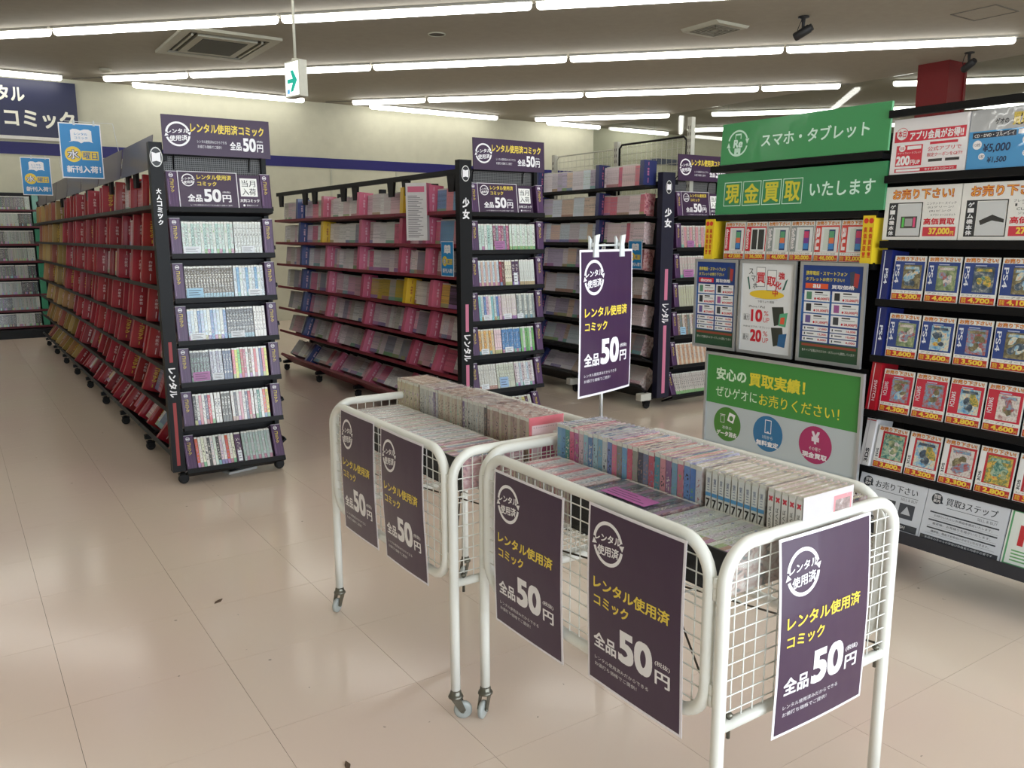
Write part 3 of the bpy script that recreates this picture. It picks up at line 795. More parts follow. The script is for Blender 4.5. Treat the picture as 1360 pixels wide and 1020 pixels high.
# post lettering
def post_print(rack, x, y, w, items):
    p = Print(w, 1.75)
    def zv(z): return (1.83 - z) / 1.75
    for it in items:
        if it[0] == 'oval': book_emblem(p, 0.5, zv(it[1]), 0.05)
        elif it[0] == 'v': p.vtext(it[1], 0.3 if len(it[1]) > 2 else 0.2, zv(it[2]), 0.7 if len(it[1]) > 2 else 0.8, zv(it[3]), WHITE, 0.05)
        elif it[0] == 'stripe':
            q = Print(w * 0.28, it[1] - it[2]); q.rect(0, 0, 1, 1, it[3], 1); q.build('colour_stripe', INK, rack, (x, y, it[2]))
        elif it[0] == 'block': p.rect(0.2, zv(it[1]), 0.8, zv(it[2]), it[3], 1)
        elif it[0] == 'rot': p.rot_text(it[1], 0.18, zv(it[2]), 0.82, zv(it[3]), WHITE, 0.04)
    p.build('post_lettering', INK, rack, (x, y, 0.08))
PINKS = S(206, 120, 150)
post_print(rack1, 0.942, 4.66, 0.062, [('oval', 1.755), ('v', '大人コミック', 1.60, 1.41), ('rot', 'レンタル', 0.66, 0.50), ('stripe', 0.80, 0.69, S(150, 40, 44)), ('stripe', 0.47, 0.12, S(150, 50, 50))])
post_print(rack2, 2.785, 4.66, 0.086, [('oval', 1.745), ('v', '少女', 1.60, 1.455), ('stripe', 0.915, 0.735, PINKS), ('rot', 'レンタル', 0.715, 0.54), ('stripe', 0.515, 0.11, PINKS)])
post_print(rack3, 4.625, 4.72, 0.12, [('oval', 1.72), ('v', '少女', 1.57, 1.41), ('stripe', 1.10, 0.86, PINKS), ('rot', 'レンタル', 0.83, 0.68), ('stripe', 0.66, 0.12, PINKS)])

# header boards and card signs on the end faces
ends = ((0.975, 1.53, 4.66, 'leftmost rack', '大判コミック'), (2.832, 3.39, 4.66, 'middle rack', '少年コミック'), (4.70, 5.26, 4.72, 'rack by green signs', '少年コミック'))
def index_case_mesh():
    """purple divider case: spine facing -y, side faces x; with its white clip and lettering"""
    m = MB(); a, b, c = S(74, 44, 84), S(92, 60, 104), S(210, 206, 214)
    m.prism([(0, 0), (0.05, 0), (0.05, 0.003), (0.003, 0.003), (0.003, 0.187), (0.05, 0.187), (0.05, 0.19), (0, 0.19)], -0.0, 0.0, a) if False else None
    m.box(0, 0.052, 0, 0.11, 0, 0.19, a)
    m.box(0.054, 0.054 + 0.001, 0.0, 0.11, 0, 0.19, a)
    for x in (0.012, 0.026, 0.040): m.box(x, x + 0.0015, -0.0006, 0, 0.004, 0.186, b)
    m.box(-0.001, 0.053, -0.001, 0.09, -0.004, 0.0, c); m.box(-0.001, 0.053, -0.001, 0.09, 0.19, 0.1925, c)
    return m.mesh('case', PLASTIC)
CASE = index_case_mesh()
pp = Print(0.052, 0.19)
pp.disc(0.45, 0.10, 0.011, WHITE, 2); pp.disc(0.45, 0.10, 0.0085, S(74, 44, 84), 3); pp.rect(0.3, 0.085, 0.6, 0.115, WHITE, 4)
pp.vtext('コミック', 0.30, 0.20, 0.66, 0.58, YEL, 0.02); pp.rect(0.12, 0.2, 0.16, 0.9, S(150, 120, 160), 2)
CASEP = pp.mesh('case_lettering', INK)
def index_case(loc, rot, label):
    t = thing('index_case', label, 'divider', loc, rot)
    link('case', CASE, t); link('case_lettering', CASEP, t, (0.026, 0, 0))
    return t

G1 = lambda *a: [S(*c) for c in a]
GREYW = G1((206, 210, 206)); TEAL = G1((196, 214, 206), (188, 208, 200), (214, 218, 214), (170, 204, 196)); DKBR = G1((98, 90, 80)); LBL = G1((176, 200, 222), (196, 214, 226), (222, 226, 222), (96, 140, 190))
BLK = G1((50, 50, 52)); WH = G1((222, 220, 214)); MIX = G1((216, 216, 210), (60, 62, 64), (206, 206, 200), (214, 150, 160), (224, 222, 216), (90, 96, 120), (200, 60, 70), (225, 225, 220), (70, 110, 100), (190, 190, 186), (228, 220, 200), (40, 40, 44))
CREAM = G1((216, 208, 184)); BLUEW = G1((206, 216, 224), (110, 160, 206), (214, 220, 222)); PURG = G1((120, 116, 140), (176, 180, 190)); COL = G1((226, 120, 130), (214, 214, 70), (110, 200, 90), (190, 60, 60), (170, 60, 90), (224, 222, 216), (120, 90, 60), (228, 226, 220), (210, 90, 90), (230, 228, 224), (80, 90, 140))
GREEN = G1((120, 180, 120), (200, 214, 200), (90, 160, 90)); ORANGE = G1((226, 170, 90), (220, 200, 150)); BLUE = G1((70, 130, 190), (80, 140, 196)); CYAN = G1((120, 190, 200), (200, 214, 214), (90, 120, 190), (214, 180, 200), (226, 226, 222))
NOTEW = S(222, 226, 230); NOTEP = S(170, 110, 160); NOTEB = S(150, 190, 214)
# row contents: (count, thickness, colours, wrapped, note, description)
R1 = {1: [(17, 0.0155, TEAL, 1, (0.045, 0.09, 0.035, NOTEW), 'pale teal spines'), (9, 0.0165, GREYW, 1, (0.07, 0.07, 0.035, NOTEW), 'grey and white spines')],
      2: [(16, 0.0158, DKBR, 1, (0.045, 0.085, 0.05, NOTEB), 'dark brown spines'), (10, 0.0165, BLUEW, 1, (0.11, 0.075, 0.035, NOTEW), 'white and blue spines')],
      3: [(12, 0.0165, LBL, 1, (0.045, 0.08, 0.035, NOTEW), 'light blue spines'), (9, 0.0155, BLK, 1, (0.05, 0.075, 0.035, NOTEW), 'black and silver spines'), (4, 0.0155, WH, 0, None, 'white spines with a red mark')],
      4: [(6, 0.0165, BLK, 1, (0.05, 0.09, 0.05, NOTEP), 'black spines under a purple note'), (4, 0.0165, PURG, 1, (0.035, 0.06, 0.035, NOTEW), 'grey violet spines'), (3, 0.0155, G1((60, 80, 110)), 0, None, 'dark blue spines'), (13, 0.0150, COL, 0, None, 'many different bright colours')],
      5: [(7, 0.0158, MIX[1:8], 0, None, 'mixed dark and white covers'), (2, 0.0165, WH, 0, None, 'plain white spines'), (3, 0.0168, G1((70, 62, 40)), 0, None, 'brown spines with yellow squares'), (8, 0.0158, MIX, 0, None, 'mixed red, white and blue spines'), (5, 0.0165, G1((216, 216, 210), (60, 130, 110), (226, 226, 220), (214, 90, 60), (224, 206, 50)), 0, None, 'last one bright yellow')],
      6: [(13, 0.0155, G1((206, 90, 60), (226, 224, 216), (222, 224, 200), (226, 222, 214), (70, 72, 74), (226, 214, 214), (214, 226, 216), (60, 60, 64), (224, 200, 206), (226, 226, 222)), 0, None, 'slanted mixed pale spines'), (1, 0.034, G1((74, 44, 84)), 0, (0.017, 0.022, 0.06, NOTEW), 'single purple index volume'), (10, 0.0155, G1((160, 176, 178), (176, 190, 190)), 1, None, 'crinkled film over grey spines')]}
R2 = {1: [(5, 0.0165, TEAL, 0, None, 'pale teal spines'), (6, 0.0155, G1((150, 90, 120), (140, 150, 160), (176, 90, 130)), 1, (0.045, 0.08, 0.055, NOTEP), 'violet spines under a purple note'), (10, 0.0158, G1((206, 222, 214), (220, 226, 220)), 1, None, 'white green spines')],
      2: [(9, 0.0155, G1((190, 206, 214), (206, 180, 160)), 0, None, 'blue and orange banded spines'), (2, 0.017, G1((150, 50, 60), (100, 60, 60)), 0, None, 'dark red spines'), (3, 0.0155, G1((226, 222, 200)), 0, None, 'cream spines'), (2, 0.024, G1((74, 44, 84)), 0, (0.024, 0.030, 0.08, NOTEW), 'purple index volumes'), (7, 0.0155, G1((214, 220, 214)), 0, None, 'white spines with blue feet')],
      3: [(9, 0.0155, CYAN, 1, (0.06, 0.06, 0.035, NOTEW), 'blue, orange and violet spines'), (6, 0.0155, G1((214, 206, 200)), 1, (0.04, 0.06, 0.035, NOTEW), 'cream and brown spines'), (7, 0.0165, G1((150, 160, 160), (206, 212, 206)), 1, (0.02, 0.05, 0.03, NOTEW), 'grey white spines')],
      4: [(6, 0.0165, ORANGE, 1, (0.04, 0.06, 0.035, NOTEW), 'orange and cream spines'), (3, 0.0155, G1((226, 200, 206)), 0, None, 'pale pink spines'), (8, 0.0155, BLUE, 1, (0.05, 0.065, 0.035, NOTEW), 'blue spines with black lettering'), (6, 0.0155, GREEN, 0, None, 'green and purple spines')],
      5: [(7, 0.0155, G1((206, 206, 200)), 1, (0.04, 0.06, 0.035, NOTEW), 'grey and white spines'), (7, 0.0158, G1((200, 206, 190)), 1, (0.05, 0.07, 0.07, S(150, 180, 214)), 'crinkled film and a blue star'), (8, 0.0155, G1((206, 190, 196), (222, 222, 220), (196, 210, 222)), 1, (0.09, 0.05, 0.035, NOTEW), 'pink and white spines')],
      6: [(12, 0.0158, G1((206, 208, 200), (60, 60, 60)), 1, None, 'black and white spines'), (6, 0.0165, G1((200, 190, 120), (90, 60, 60), (206, 206, 190)), 0, None, 'yellow and brown spines')]}
R3 = {1: [(14, 0.0155, G1((190, 180, 176), (206, 150, 150)), 1, (0.10, 0.075, 0.05, NOTEP), 'cream and red spines')],
      2: [(15, 0.0155, G1((196, 180, 176)), 1, (0.09, 0.11, 0.06, NOTEP), 'cream spines under a pink note')],
      3: [(16, 0.0155, G1((190, 190, 170)), 1, None, 'pale olive spines')],
      4: [(16, 0.0155, G1((150, 120, 110), (120, 130, 120), (206, 196, 180)), 1, (0.05, 0.06, 0.06, NOTEB), 'dark mixed spines under film')],
      5: [(14, 0.0158, G1((206, 190, 170), (190, 150, 120)), 0, None, 'tan and cream spines'), (4, 0.0155, WH, 0, None, 'plain white spines')],
      6: [(20, 0.0155, G1((206, 196, 190)), 1, None, 'crinkled film over cream spines')]}
LEV = ['top', 'second', 'third', 'fourth', 'fifth', 'sixth', 'bottom']
PURC = S(54, 28, 62)
for k, (xa, xb, ye, nm, kind) in enumerate(ends):
    hb = sign('header_board', 'purple overhead board reading 50 yen, on top of the %s' % nm, 'sign', header_print(xb - xa, 0.197), 0.006, INK, S(60, 40, 70), (0, 0, 0), base=PURC)
    hb.location = ((xa + xb) / 2, ye - 0.02, 1.772); hb.rotation_euler = (R(-2), 0, 0)
    m = MB()
    for s_ in (-1, 1): m.tube([(s_ * 0.20, 0.012, 0.10), (s_ * 0.20, 0.14, 0.0), (s_ * 0.20, 0.15, -0.06)], 0.004, 6)
    m.build('bracket', BLACK, hb)
    off = 0.012 if k == 0 else 0.0
    x0, x1 = (0.985, 1.535) if k == 0 else ((2.83, 3.41) if k == 1 else (4.73, 5.30))
    # top row signs
    a = ET[0]
    def put(o, x, dy, z): o.location = (x, ye + dy, z); o.rotation_euler = (-a, 0, 0)
    put(index_case((0, 0, 0), (0, 0, 0), 'purple index case left of the framed 50 yen sign, %s' % nm), x0 + 0.005, 0.008, EZ[0] + 0.001)
    put(index_case((0, 0, 0), (0, 0, 0), 'purple index case at the right end of the top shelf, %s' % nm), x1 - 0.055, 0.008, EZ[0] + 0.001)
    sg = sign('shelf_sign', 'framed purple 50 yen sign on the top shelf of the %s' % nm, 'sign', shelf_sign_print(), 0.006, INKG, None, base=S(232, 228, 232)); put(sg, x0 + 0.215, 0.010, EZ[0] + 0.001)
    sg = sign('shelf_card', 'purple new arrivals card beside the framed sign, %s' % nm, 'sign', arrival_print(kind), 0.02, INKG, None, base=PURC); put(sg, x0 + 0.43, 0.012, EZ[0] + 0.001)
    for r_ in range(1, 7):
        a = ET[r_]; z = EZ[r_] + 0.001; pre = nm
        if not (k == 2 and r_ == 6 and False):
            put(index_case((0, 0, 0), (0, 0, 0), 'purple index case at the left end of the %s end shelf, %s' % (LEV[r_], nm)), x0 + 0.003, 0.008, z)
            put(index_case((0, 0, 0), (0, 0, 0), 'purple index case at the right end of the %s end shelf, %s' % (LEV[r_], nm)), x1 - 0.055, 0.008, z)
        x = x0 + 0.062; room = x1 - 0.06
        rows_ = (R1, R2, R3)[k][r_]
        tot = sum(n * th for n, th, *_ in rows_); sc_ = (room - x - 0.005 * len(rows_)) / tot
        gap = 0.004
        for (n, th, cols, wrap, note, desc) in rows_:
            th *= sc_
            s_ = comic_set('comic_set', '%s, %s end shelf, %s' % (desc, LEV[r_], nm), (x, ye + 0.012, z), (-a, 0, 0), n, th, 0.108, 0.176, [jit(c, 0.03) for c in cols], bool(wrap), note)
            x += n * th + gap

# ---- dividers and comics along the sides of the racks (spines face -x)
def divider_mesh(t_, d, h, txt, ink_, rot=True):
    m = MB(); m.box(0, t_, 0, d, 0, h, (0.5, 0.5, 0.5, 1)); m.box(t_ * 0.1, t_ * 0.9, 0.004, d - 0.004, h, h + 0.002, (0.8, 0.75, 0.6, 1))
    return m
DIVM = {}
def divider(name, label, xs, y, z, tilt, t_, d, h, col, txtcol, cat='divider', flat=True, yellow=False):
    """case standing in a side row: its spine faces -x, its broad side faces the near end (-y)"""
    key = (round(t_, 3), d, h)
    if key not in DIVM:
        m = MB(); m.box(0, t_, 0, d, 0, h); m.box(t_ * 0.12, t_ * 0.88, 0.006, d - 0.002, h, h + 0.0015)
        DIVM[key] = m.mesh('divider', DIVMAT)
    t = thing(name, label, cat, (xs, y, z))
    t.rotation_euler = (Matrix.Rotation(-PI / 2, 3, 'Z') @ Matrix.Rotation(-tilt, 3, 'X')).to_euler()
    o = link('case', DIVM[key], t); o.color = col
    key = ('txt', d, h, yellow, txtcol)
    if key not in DIVM:
        p = Print(d, h)
        if yellow: p.vtext('コミック', 0.28, 0.22, 0.5, 0.72, txtcol, 0.05); p.rect(0.36, 0.08, 0.40, 0.18, txtcol, 2); p.rect(0.36, 0.78, 0.40, 0.88, txtcol, 2)
        else: p.rect(0.34, 0.07, 0.38, 0.2, txtcol, 2); p.vtext('作家名', 0.27, 0.3, 0.42, 0.62, txtcol, 0.03); p.rect(0.34, 0.7, 0.38, 0.9, txtcol, 2)
        DIVM[key] = p.mesh('case_lettering', INK)
    # the broad near side is the local +x face
    link('case_lettering', DIVM[key], t, (t_, d / 2, 0), (0, 0, PI / 2))
    return t
DIVMAT, N, L, B = nt('divider card'); oi = N.new('ShaderNodeObjectInfo'); L.new(oi.outputs['Color'], B.inputs['Base Color'])
B.inputs['Roughness'].default_value = 0.36; B.inputs['Coat Weight'].default_value = 0.5; B.inputs['Coat Roughness'].default_value = 0.15

RED = S(166, 26, 36); RED2 = S(150, 22, 32)
def place_mat(xs, y, z, tilt): return Matrix.Translation((xs, y, z)) @ Matrix.Rotation(-PI / 2, 4, 'Z') @ Matrix.Rotation(-tilt, 4, 'X')
def fill_books(xs, y0, y1, z, tilt, cols, th=0.0135, h=0.172, d=0.11, solo=None):
    """fill from the near end y0 to y1 with comics; solo: (label maker) makes them objects of their own"""
    y = y0; n = 0; run = 0; c = cols[0]
    while y + th < y1:
        if run <= 0: c = jit(random.choice(cols), 0.1); run = random.randint(3, 12); hh = h * random.uniform(0.93, 1.0)
        run -= 1; t_ = th * random.uniform(0.9, 1.1)
        if solo:
            n += 1; o = comic(None, (xs, y + t_, z), t_, d, hh, c)
            o.rotation_euler = (Matrix.Rotation(-PI / 2, 3, 'Z') @ Matrix.Rotation(-tilt, 3, 'X')).to_euler()
            tag(o, solo(n), 'comic')
        else: STUFF.book(place_mat(xs, y + t_, z, tilt), t_, d, hh, c)
        y += t_
    return n
rnd = random.Random(3)
# rack 1: red side
redcount = 0
for r_, (z, a) in enumerate(zip(SZ, ST)):
    y = 4.815; n = 0; yend = 11.85; xs = 0.925 + 0.006
    while y < yend - 0.2:
        farpart = y > 9.15
        k = rnd.choice((1, 1, 2))
        for q in range(k):
            t_ = rnd.choice((0.03, 0.04))
            if farpart: col = jit(rnd.choice((S(176, 130, 70), S(168, 120, 66), S(190, 160, 90), S(150, 120, 40), S(160, 80, 60))), 0.05)
            else: col = jit(rnd.choice((RED, RED2, RED)), 0.05)
            ye_ = rnd.random() < 0.4
            n += 1; redcount += 1
            hue = 'tan' if farpart else 'red'
            divider('divider_case', '%s divider case, %s from the near post, %s shelf, leftmost rack' % (hue, ordw(n), LEV[r_]), xs + rnd.choice((0, 0, 0.012, 0.03)), y + t_, z + 0.001, a, t_, 0.13, 0.192, col,
                    (S(226, 190, 60) if ye_ else S(232, 200, 196)), yellow=ye_)
            y += t_ + 0.004
            if q < k - 1:
                g_ = rnd.uniform(0.05, 0.12); fill_books(xs + 0.07, y, y + g_, z + 0.001, a, [S(200, 190, 190), S(190, 60, 70), S(210, 206, 200), S(150, 140, 140)]); y += g_ + 0.004
        g_ = rnd.uniform(0.22, 0.44)
        if y + g_ > yend: g_ = yend - y
        if rnd.random() < 0.93:
            fill_books(xs + rnd.choice((0.058, 0.066, 0.072)), y, y + g_ * rnd.choice((0.9, 0.95, 1)) - 0.01, z + 0.001, a, [S(224, 222, 220), S(210, 206, 200), S(196, 50, 60), S(90, 110, 160), S(220, 200, 120), S(190, 60, 64), S(180, 40, 50), S(222, 190, 190)])
        y += g_
# rack 2: pink side
PINK = S(206, 104, 132); PINK2 = S(190, 84, 112); PALE = [S(236, 230, 228), S(240, 238, 236), S(226, 200, 208), S(236, 190, 202), S(216, 212, 200), S(244, 242, 240), S(170, 170, 184)]
BRI = [S(222, 110, 140), S(230, 222, 222), S(110, 166, 206), S(232, 196, 80), S(80, 66, 110), S(226, 150, 156), S(60, 60, 70)]
solo_n = 0
for r_, (z, a) in enumerate(zip(SZ, ST)):
    xs = 2.760; n = 0; y = 4.81
    first = 0.36 + rnd.uniform(-0.04, 0.06)
    divs = [4.75 + first, 5.12 + first + rnd.uniform(0, 0.05), 5.98 + rnd.uniform(0.2, 0.35), 6.75 + rnd.uniform(0.2, 0.35), 7.5 + rnd.uniform(0.1, 0.2)]
    for i, dy in enumerate(divs + [8.28]):
        cols = BRI if (i == 0 and r_ in (0, 1, 3, 6)) else (PALE if i % 2 else PALE + BRI[:2])
        if r_ == 3 and i == 2: cols = [S(206, 180, 60), S(196, 186, 170)]
        lab = None
        if i == 0: lab = lambda n_, r_=r_: 'thin comic, %s from the black post, %s shelf, pink side' % (ordw(n_), LEV[r_])
        fill_books(xs + 0.068, y, min(dy, 8.28) - 0.004, z + 0.001, a, cols, 0.0132 if i else 0.0155, solo=lab)
        if i < len(divs):
            n += 1; yel = (r_ in (0, 3) and i == 1) or (r_ == 1 and i == 3)
            col = S(226, 186, 40) if yel else (S(46, 62, 120) if i == 4 else jit(PINK if rnd.random() < 0.6 else PINK2, 0.04))
            t_ = 0.05
            divider('divider_case', '%s divider case, %s from the black post, %s shelf, middle rack' % ('yellow' if yel else ('blue' if i == 4 else 'pink'), ordw(n), LEV[r_]),
                    xs, dy + t_, z + 0.001, a, t_, 0.12, 0.19, col, S(150, 60, 40) if yel else S(226, 190, 204))
            y = dy + t_ + 0.003
# rack 3: navy and pink dividers
NAVY = S(36, 44, 96)
TR3 = [S(230, 130, 148), S(240, 222, 228), S(222, 110, 134), S(236, 208, 216)]
for r_, (z, a) in enumerate([(1.735, R(2))] + list(zip(SZ, ST))):
    xs = 4.462; y = 4.87; n = 0
    for i, dy in enumerate((5.36, 6.2, 7.0, 7.5)):
        cols = (TR3 if (r_ in (0, 1, 2) or r_ == 5) else [S(190, 160, 160), S(206, 200, 196), S(150, 140, 150), S(196, 120, 120)]) if i == 0 else [S(222, 234, 242), S(232, 226, 232), S(200, 190, 214), S(230, 206, 186)]
        lab = None
        nm = 'row standing on top' if r_ == 0 else LEV[r_ - 1] + ' shelf'
        if i == 0 and r_ in (0, 1, 2): lab = lambda n_, nm=nm: 'pink and white comic, %s from the navy post, %s' % (ordw(n_), nm)
        fill_books(xs + 0.05, y, dy - 0.004, z + 0.001, a, cols, 0.0135, solo=lab)
        if i < 2:
            n += 1
            divider('divider_case', 'navy divider case, %s from the navy post, %s of its rack' % (ordw(n), nm), xs, dy + 0.045, z + 0.001, a, 0.045, 0.115, 0.19 if r_ else 0.185, NAVY, S(206, 120, 150))
        y = dy + 0.048
for y in (4.78, 5.68, 6.58):
    m = MB(); m.box(4.42, 4.53, y - 0.028, y + 0.028, 0.07, 0.125); m.build('foot_cover', paint('cream foot cover', S(206, 204, 194), 0.5), rack3)
divider('divider_case', 'navy divider case topping the row, right beside the navy post', 4.452, 4.865, 1.737, R(2), 0.045, 0.13, 0.185, NAVY, S(206, 120, 150))
m = MB(); m.box(4.45, 4.64, 4.80, 7.5, 1.715, 1.735); m.build('top_shelf', BLACK, rack3)

# maroon wall shelf on the far left
t = thing('wall_shelf', 'tall maroon-lipped wall shelf of wrapped comics under the navy sign', 'shelf', (0, 0, 0))
MAR = paint('maroon shelf lip', S(96, 26, 40), 0.45)
Wz = (1.72, 1.503, 1.268, 1.04, 0.81, 0.59, 0.379, 0.157)
m = MB(); m.box(-1.6, 1.14, 13.36, 13.39, 0.1, 1.95); m.build('back_panel', BLACK, t)
m = MB(); m.box(-1.6, 1.14, 13.0, 13.36, 0.0, 0.12); m.build('plinth', BLACK, t)
for x in (-0.78, 0.12, 1.14):
    m = MB(); m.box(x - 0.012, x + 0.012, 13.12, 13.38, 0.1, 1.75); m.build('side_panel', BLACK, t)
for r_, z in enumerate(Wz):
    m = MB(); m.box(-1.6, 1.16, 13.10, 13.38, z - 0.025, z); m.build('shelf', MAR, t)
    x = -1.55
    while x < 1.0:
        g_ = rnd.uniform(0.12, 0.3); cols = [rnd.choice((S(170, 180, 172), S(60, 62, 62), S(150, 156, 150), S(90, 90, 88), S(190, 196, 190)))]; c = cols[0]
        xx = x
        while xx < min(x + g_, 1.0): 
            STUFF.book(Matrix.Translation((xx, 13.125, z + 0.001)) @ Matrix.Rotation(R(-4), 4, 'X'), 0.0148, 0.11, 0.172, jit(c, 0.12)); xx += 0.015
        x += g_ + 0.008
    for q in range(3):
        o = bpy.data.objects.new('divider_case', DIVM.setdefault('g', None) or None) if False else None
    col = jit(S(46, 130, 96), 0.06)
    m = MB(); m.box(0, 0.075, 0, 0.12, 0, 0.19); 
    for q in range(2): m.box(0.022 + 0.026 * q, 0.025 + 0.026 * q, -0.0008, 0, 0.005, 0.185)
    o = m.build('divider_case', DIVMAT, None, (1.03, 13.12, z + 0.001)); o.color = col
    tag(o, 'green divider case at the right end of the %s shelf on the maroon wall shelf' % (['top', 'second', 'third', 'fourth', 'fifth', 'sixth', 'seventh', 'bottom'][r_]), 'divider')
m = STUFF.mesh('comics', BOOK_A, True)
o = link('comics', m, kind='stuff'); tag(o, 'the many comics packed in the rack rows further back', 'comics')

# ------------------------------------------------------------------ wire wagons
def arc_pts(cx, cz, r, a0, a1, n, f):
    return [f(cx + r * math.cos(R(a0 + (a1 - a0) * i / n)), cz + r * math.sin(R(a0 + (a1 - a0) * i / n))) for i in range(n + 1)]
def wagon(label, x0, x1, y0, y1):
    t = thing('wire_wagon', label, 'wagon', ((x0 + x1) / 2, (y0 + y1) / 2, 0)); ox, oy = (x0 + x1) / 2, (y0 + y1) / 2
    H_, r = 0.775, 0.0135
    a, b = x0 - ox, x1 - ox
    for sy, y in ((0, y0 - oy), (1, y1 - oy)):
        m = MB(); f = lambda u, z: (u, y, z)
        pts = [(a, y, 0.085), (a, y, 0.3)] + arc_pts(a + 0.075, H_ - 0.075, 0.075, 180, 90, 8, f) + arc_pts(b - 0.075, H_ - 0.075, 0.075, 90, 0, 8, f) + [(b, y, 0.3), (b, y, 0.085)]
        m.tube(pts, r, 12); fr = m.build('end_frame', WHITE_TUBE, t)
        m = MB(); m.tube([(a, y, 0.405), (b, y, 0.405)], 0.012, 10); m.build('crossbar', WHITE_TUBE, fr)
        m = MB(); n = 17
        for i in range(1, n):
            x = a + (b - a) * i / n; top = H_ - 0.012
            e = min(x - a, b - x)
            if e < 0.075: top = H_ - 0.075 + math.sqrt(max(0, 0.075 ** 2 - (0.075 - e) ** 2))
            m.tube([(x, y, 0.41), (x, y, top)], 0.0016, 5, cap=False)
        for i in range(11):
            z = 0.435 + i * 0.0335; i0 = 0.0
            if z > H_ - 0.075: i0 = 0.075 - math.sqrt(max(0, 0.075 ** 2 - (z - H_ + 0.075) ** 2))
            m.tube([(a + i0, y - 0.003, z), (b - i0, y - 0.003, z)], 0.0016, 5, cap=False)
        m.build('wire_grid', WHITE_TUBE, fr)
        for s_ in (a + 0.03, b - 0.03):
            m = MB(); m.lathe([(0.004, -0.03), (0.004, 0.016), (0.008, 0.016), (0.008, 0.022), (0.003, 0.026)], 8, c=(s_, y, 0.405)); m.build('bolt', STEEL, fr)
    for x in (a, b):
        m = MB(); xo = x + (-0.004 if x == a else 0.004); ya, yb = y0 - oy + 0.032, y1 - oy - 0.030; za, zb, q = 0.405, 0.775, 0.075
        f = lambda u, z: (xo, u, z)
        pts = arc_pts(yb - q, zb - q, q, 0, 90, 7, f) + arc_pts(ya + q, zb - q, q, 90, 180, 7, f) + arc_pts(ya + q, za + q, q, 180, 270, 7, f) + arc_pts(yb - q, za + q, q, 270, 360, 7, f)
        m.tube(pts, r, 12, closed=True); fr = m.build('side_panel', WHITE_TUBE, t)
        m = MB(); n = 22
        def ins(e): return 0 if e >= q else q - math.sqrt(max(0, q * q - (q - e) ** 2))
        for i in range(1, n):
            y = ya + (yb - ya) * i / n; e = min(y - ya, yb - y); k = ins(e)
            m.tube([(xo, y, za + k), (xo, y, zb - k)], 0.0016, 5, cap=False)
        for i in range(10):
            z = za + 0.035 + i * 0.0335; k = ins(min(z - za, zb - z))
            m.tube([(xo - 0.003, ya + k, z), (xo - 0.003, yb - k, z)], 0.0016, 5, cap=False)
        m.build('wire_grid', WHITE_TUBE, fr)
        for y in (ya - 0.016, yb + 0.016):
            for z in (0.47, 0.69):
                m = MB(); m.lathe([(0.007, -0.022), (0.007, 0.0), (0.0055, 0.001), (0.0055, 0.003), (0.007, 0.004), (0.007, 0.024)], 8, c=(xo, y, z)); m.box(xo - 0.003, xo + 0.003, y - 0.012, y + 0.012, z - 0.014, z + 0.016)
                m.build('hinge', WHITE_TUBE, fr)
    # wire floor of the basket and crossed brace rods
    m = MB(); ya, yb = y0 - oy, y1 - oy
    for i in range(12): m.tube([(a + (b - a) * i / 11, ya, 0.655), (a + (b - a) * i / 11, yb, 0.655)], 0.002, 5, cap=False)
    for i in range(18): m.tube([(a, ya + (yb - ya) * i / 17, 0.651), (b, ya + (yb - ya) * i / 17, 0.651)], 0.002, 5, cap=False)
    m.build('basket_floor', WHITE_TUBE, t)
    for p, q in (((a, ya, 0.42), (b, yb, 0.56)), ((b, ya, 0.42), (a, yb, 0.56))):
        m = MB(); m.tube([p, q], 0.0025, 6); m.build('brace_rod', DARKROD, t)
    for x in (a, b):
        for y in (ya, yb):
            m = MB(); dx = random.choice((-1, 1)) * 0.004; ang = -30 if y == ya else 200
            if y == yb: ang = 215
            m.lathe([(0.0135, 0.088), (0.016, 0.082), (0.016, 0.074), (0.020, 0.072), (0.022, 0.066), (0.012, 0.060)], 12)
            m.prism([(-0.014, 0.066), (0.014, 0.066), (0.028, 0.030), (0.022, 0.022), (0.014, 0.022)], -0.014, -0.0115); m.prism([(-0.014, 0.066), (0.014, 0.066), (0.028, 0.030), (0.022, 0.022), (0.014, 0.022)], 0.0115, 0.014)
            m.box(-0.014, 0.014, -0.014, 0.014, 0.064, 0.067); m.tube([(0.02, -0.016, 0.026), (0.02, 0.016, 0.026)], 0.004, 8)
            c = m.build('caster', STEEL, t, (x, y, 0), (0, 0, R(ang)))
            w = MB(); w.lathe([(0.010, -0.008), (0.022, -0.007), (0.026, -0.004), (0.026, 0.004), (0.022, 0.007), (0.010, 0.008)], 22, 'y', c=(0.02, 0, 0.026)); w.build('wheel', GREY_WHEEL, c)
    return t
wagA = wagon('white wire wagon of comics, the farther one behind the near wagon', 1.075, 1.61, 1.885, 2.73)
wagB = wagon('white wire wagon of comics in front, with three purple posters', 1.155, 1.705, 1.0, 1.855)

